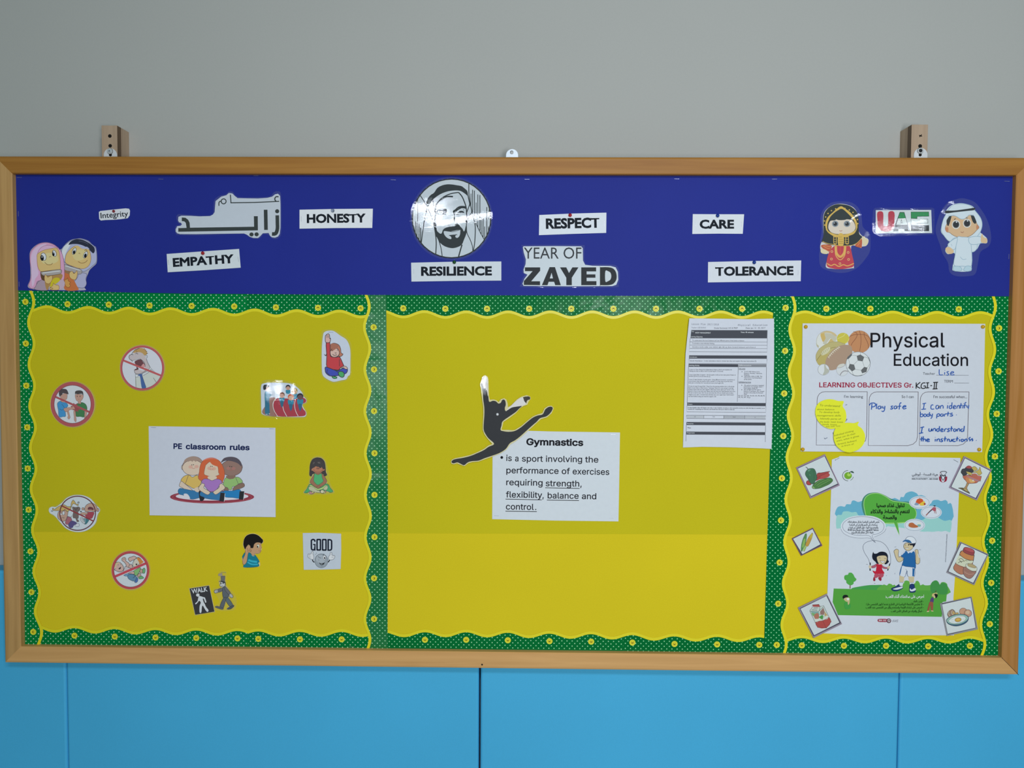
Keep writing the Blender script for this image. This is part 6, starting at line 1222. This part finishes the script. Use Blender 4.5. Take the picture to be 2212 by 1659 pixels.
pin(719, 455, 'C0C8D8', BO + 0.0006, 'clear push pin at the top of the HONESTY card', 0.95, True)
pin(1231.5, 465, 'B0101C', BO + 0.0006, 'red push pin at the top of the RESPECT card', 0.95)
pin(981.5, 566.5, '0C4A14', BO + 0.0006, 'green push pin between the round portrait and the RESILIENCE card', 0.95)
pin(1550, 466, '123A90', BO + 0.0006, 'blue push pin at the top of the CARE card', 0.95)
pin(1629, 567, '123A90', BO + 0.0006, 'blue push pin at the top of the TOLERANCE card', 0.95)
pin(1074.5, 895, 'E8E8E8', 0.0056, 'white push pin in the chest of the gymnast silhouette', 0.75)
pin(1740.3, 706, 'DCA800', 0.0030, 'golden yellow push pin in the top left corner of the Physical Education poster')
pin(2122.5, 706, 'DCA800', 0.0030, 'golden yellow push pin in the top right corner of the Physical Education poster')
pin(1733.8, 970.5, 'DCA800', 0.0030, 'golden yellow push pin in the bottom left corner of the Physical Education poster')
pin(2114.5, 971, 'DCA800', 0.0030, 'golden yellow push pin in the bottom right corner of the Physical Education poster')

sb = bmesh.new()
for (x0, x1, y0, y1, z0, z1) in ((-0.0058, 0.0058, -0.0006, -0.00012, -0.00024, 0.00024), (-0.0058, -0.0053, -0.0003, 0.0035, -0.00024, 0.00024), (0.0053, 0.0058, -0.0003, 0.0035, -0.00024, 0.00024)):
    b_ = box(x0, x1, y0, y1, z0, z1); me = bpy.data.meshes.new('x'); b_.to_mesh(me); b_.free(); sb.from_mesh(me)
STM = bpy.data.meshes.new('staple'); sb.to_mesh(STM); sb.free(); STM.materials.append(mat('staple_wire', (0.5, 0.52, 0.56), 0.35, 0.6))
ORD = ['first', 'second', 'third', 'fourth', 'fifth', 'sixth', 'seventh', 'eighth']
def staples(label, group, off, lst):
    base = label
    for i, (x, y, a) in enumerate(sorted(lst)):
        if len(lst) == 2: label = base + (', at its left end', ', at its right end')[i]
        elif 'Gymnastics' in base: label = base + {0: ', bottom left corner', 1: ', bottom right corner', 2: ', top right corner'}[i]
        elif 'classroom' in base: label = base + {0: ', top left corner', 1: ', bottom left corner', 2: ', bottom right corner', 3: ', top right corner'}[i]
        elif len(lst) > 1: label = base + ', ' + ORD[i] + (' from the left')
        s = link('staple', STM, P(x, y, -off)); s.rotation_euler = (0, math.radians(a), 0); tag(s, label, 'staple', group)
staples('thin silver staple along the top edge of the blue paper', 'staples along the top of the blue paper', 0.0036, [(42, 383.5, 0), (347.5, 387, 2), (553, 379.5, 0), (850, 388.5, 3), (1138.5, 387.5, 0), (1462, 386.5, 2), (1673, 387, 0), (2175, 391.5, 2)])
staples('thin silver upright staple at the left end of the blue paper', 'staples at the left end of the blue paper', 0.0036, [(40, 462, 90), (41.5, 614, 90)])
staples('thin silver upright staple at the right end of the blue paper', 'staples at the right end of the blue paper', 0.0036, [(2179, 554, 90)])
for nm, off, lst in (('HONESTY card', BO, [(651, 473, 90), (802, 475, 90)]), ('EMPATHY card', BO, [(364, 566.5, 85), (515, 560, 85)]), ('RESILIENCE card', BO, [(894, 585, 90), (1079, 583.5, 90)]), ('RESPECT card', BO, [(1170, 482, 90), (1305, 483, 90)]), ('CARE card', BO, [(1502, 484, 90), (1601.5, 484, 90)]),
                     ('TOLERANCE card', BO, [(1535, 592, 90), (1724, 589, 90)]), ('Gymnastics sheet', 0.0016, [(1324.5, 938.5, 2), (1072.5, 1114, 2), (1320.5, 1119.5, 2)]), ('PE classroom rules sheet', LO + 0.0002, [(331.5, 923.3, 2), (587, 926.2, 2), (333.5, 1110.5, 2), (586.5, 1114.2, 2)]),
                     ('healthy eating poster', 0.0016, [(1809, 991.5, -30), (2065, 996, 28)])):
    staples('thin silver staple in the ' + nm, 'staples in the ' + nm, off + 0.0001, lst)
staples('thin silver staple at the top of the typed lesson plan', 'staple in the lesson plan', 0.0046, [(1573.5, 693.3, 0)])
staples('thin silver staple above the raised hand of the child in red', 'staple in the raised hand picture', LO + 0.001, [(714.5, 717.5, 2)])
staples('thin silver staple above the striding man in the top hat', 'staple above the top hat man', LO, [(483, 1236.5, 0)])
staples('thin silver staple in the top border strip of the left panel', 'staples in the top border strip', 0.0016, [(243, 634.5, 2), (396, 638.5, 2), (531, 641.5, 2), (92, 636.5, 0)])
staples('thin silver staple in the upright border strip at the far left', 'staples in the left upright border strip', 0.0024, [(47, 633.5, 0), (41, 770, 90), (49, 1162, 90)])
staples('thin silver staple in the border strips over the middle panel', 'staples over the middle panel', 0.0024, [(779, 644, 0), (817, 644, 0), (831, 846, 85), (1693, 645.5, 2)])
staples('thin silver staple in the bottom border strips', 'staples in the bottom border strips', 0.0016, [(760, 1397, 2), (943, 1404, 2), (1829, 1412, 10), (2008, 1413, 5)])
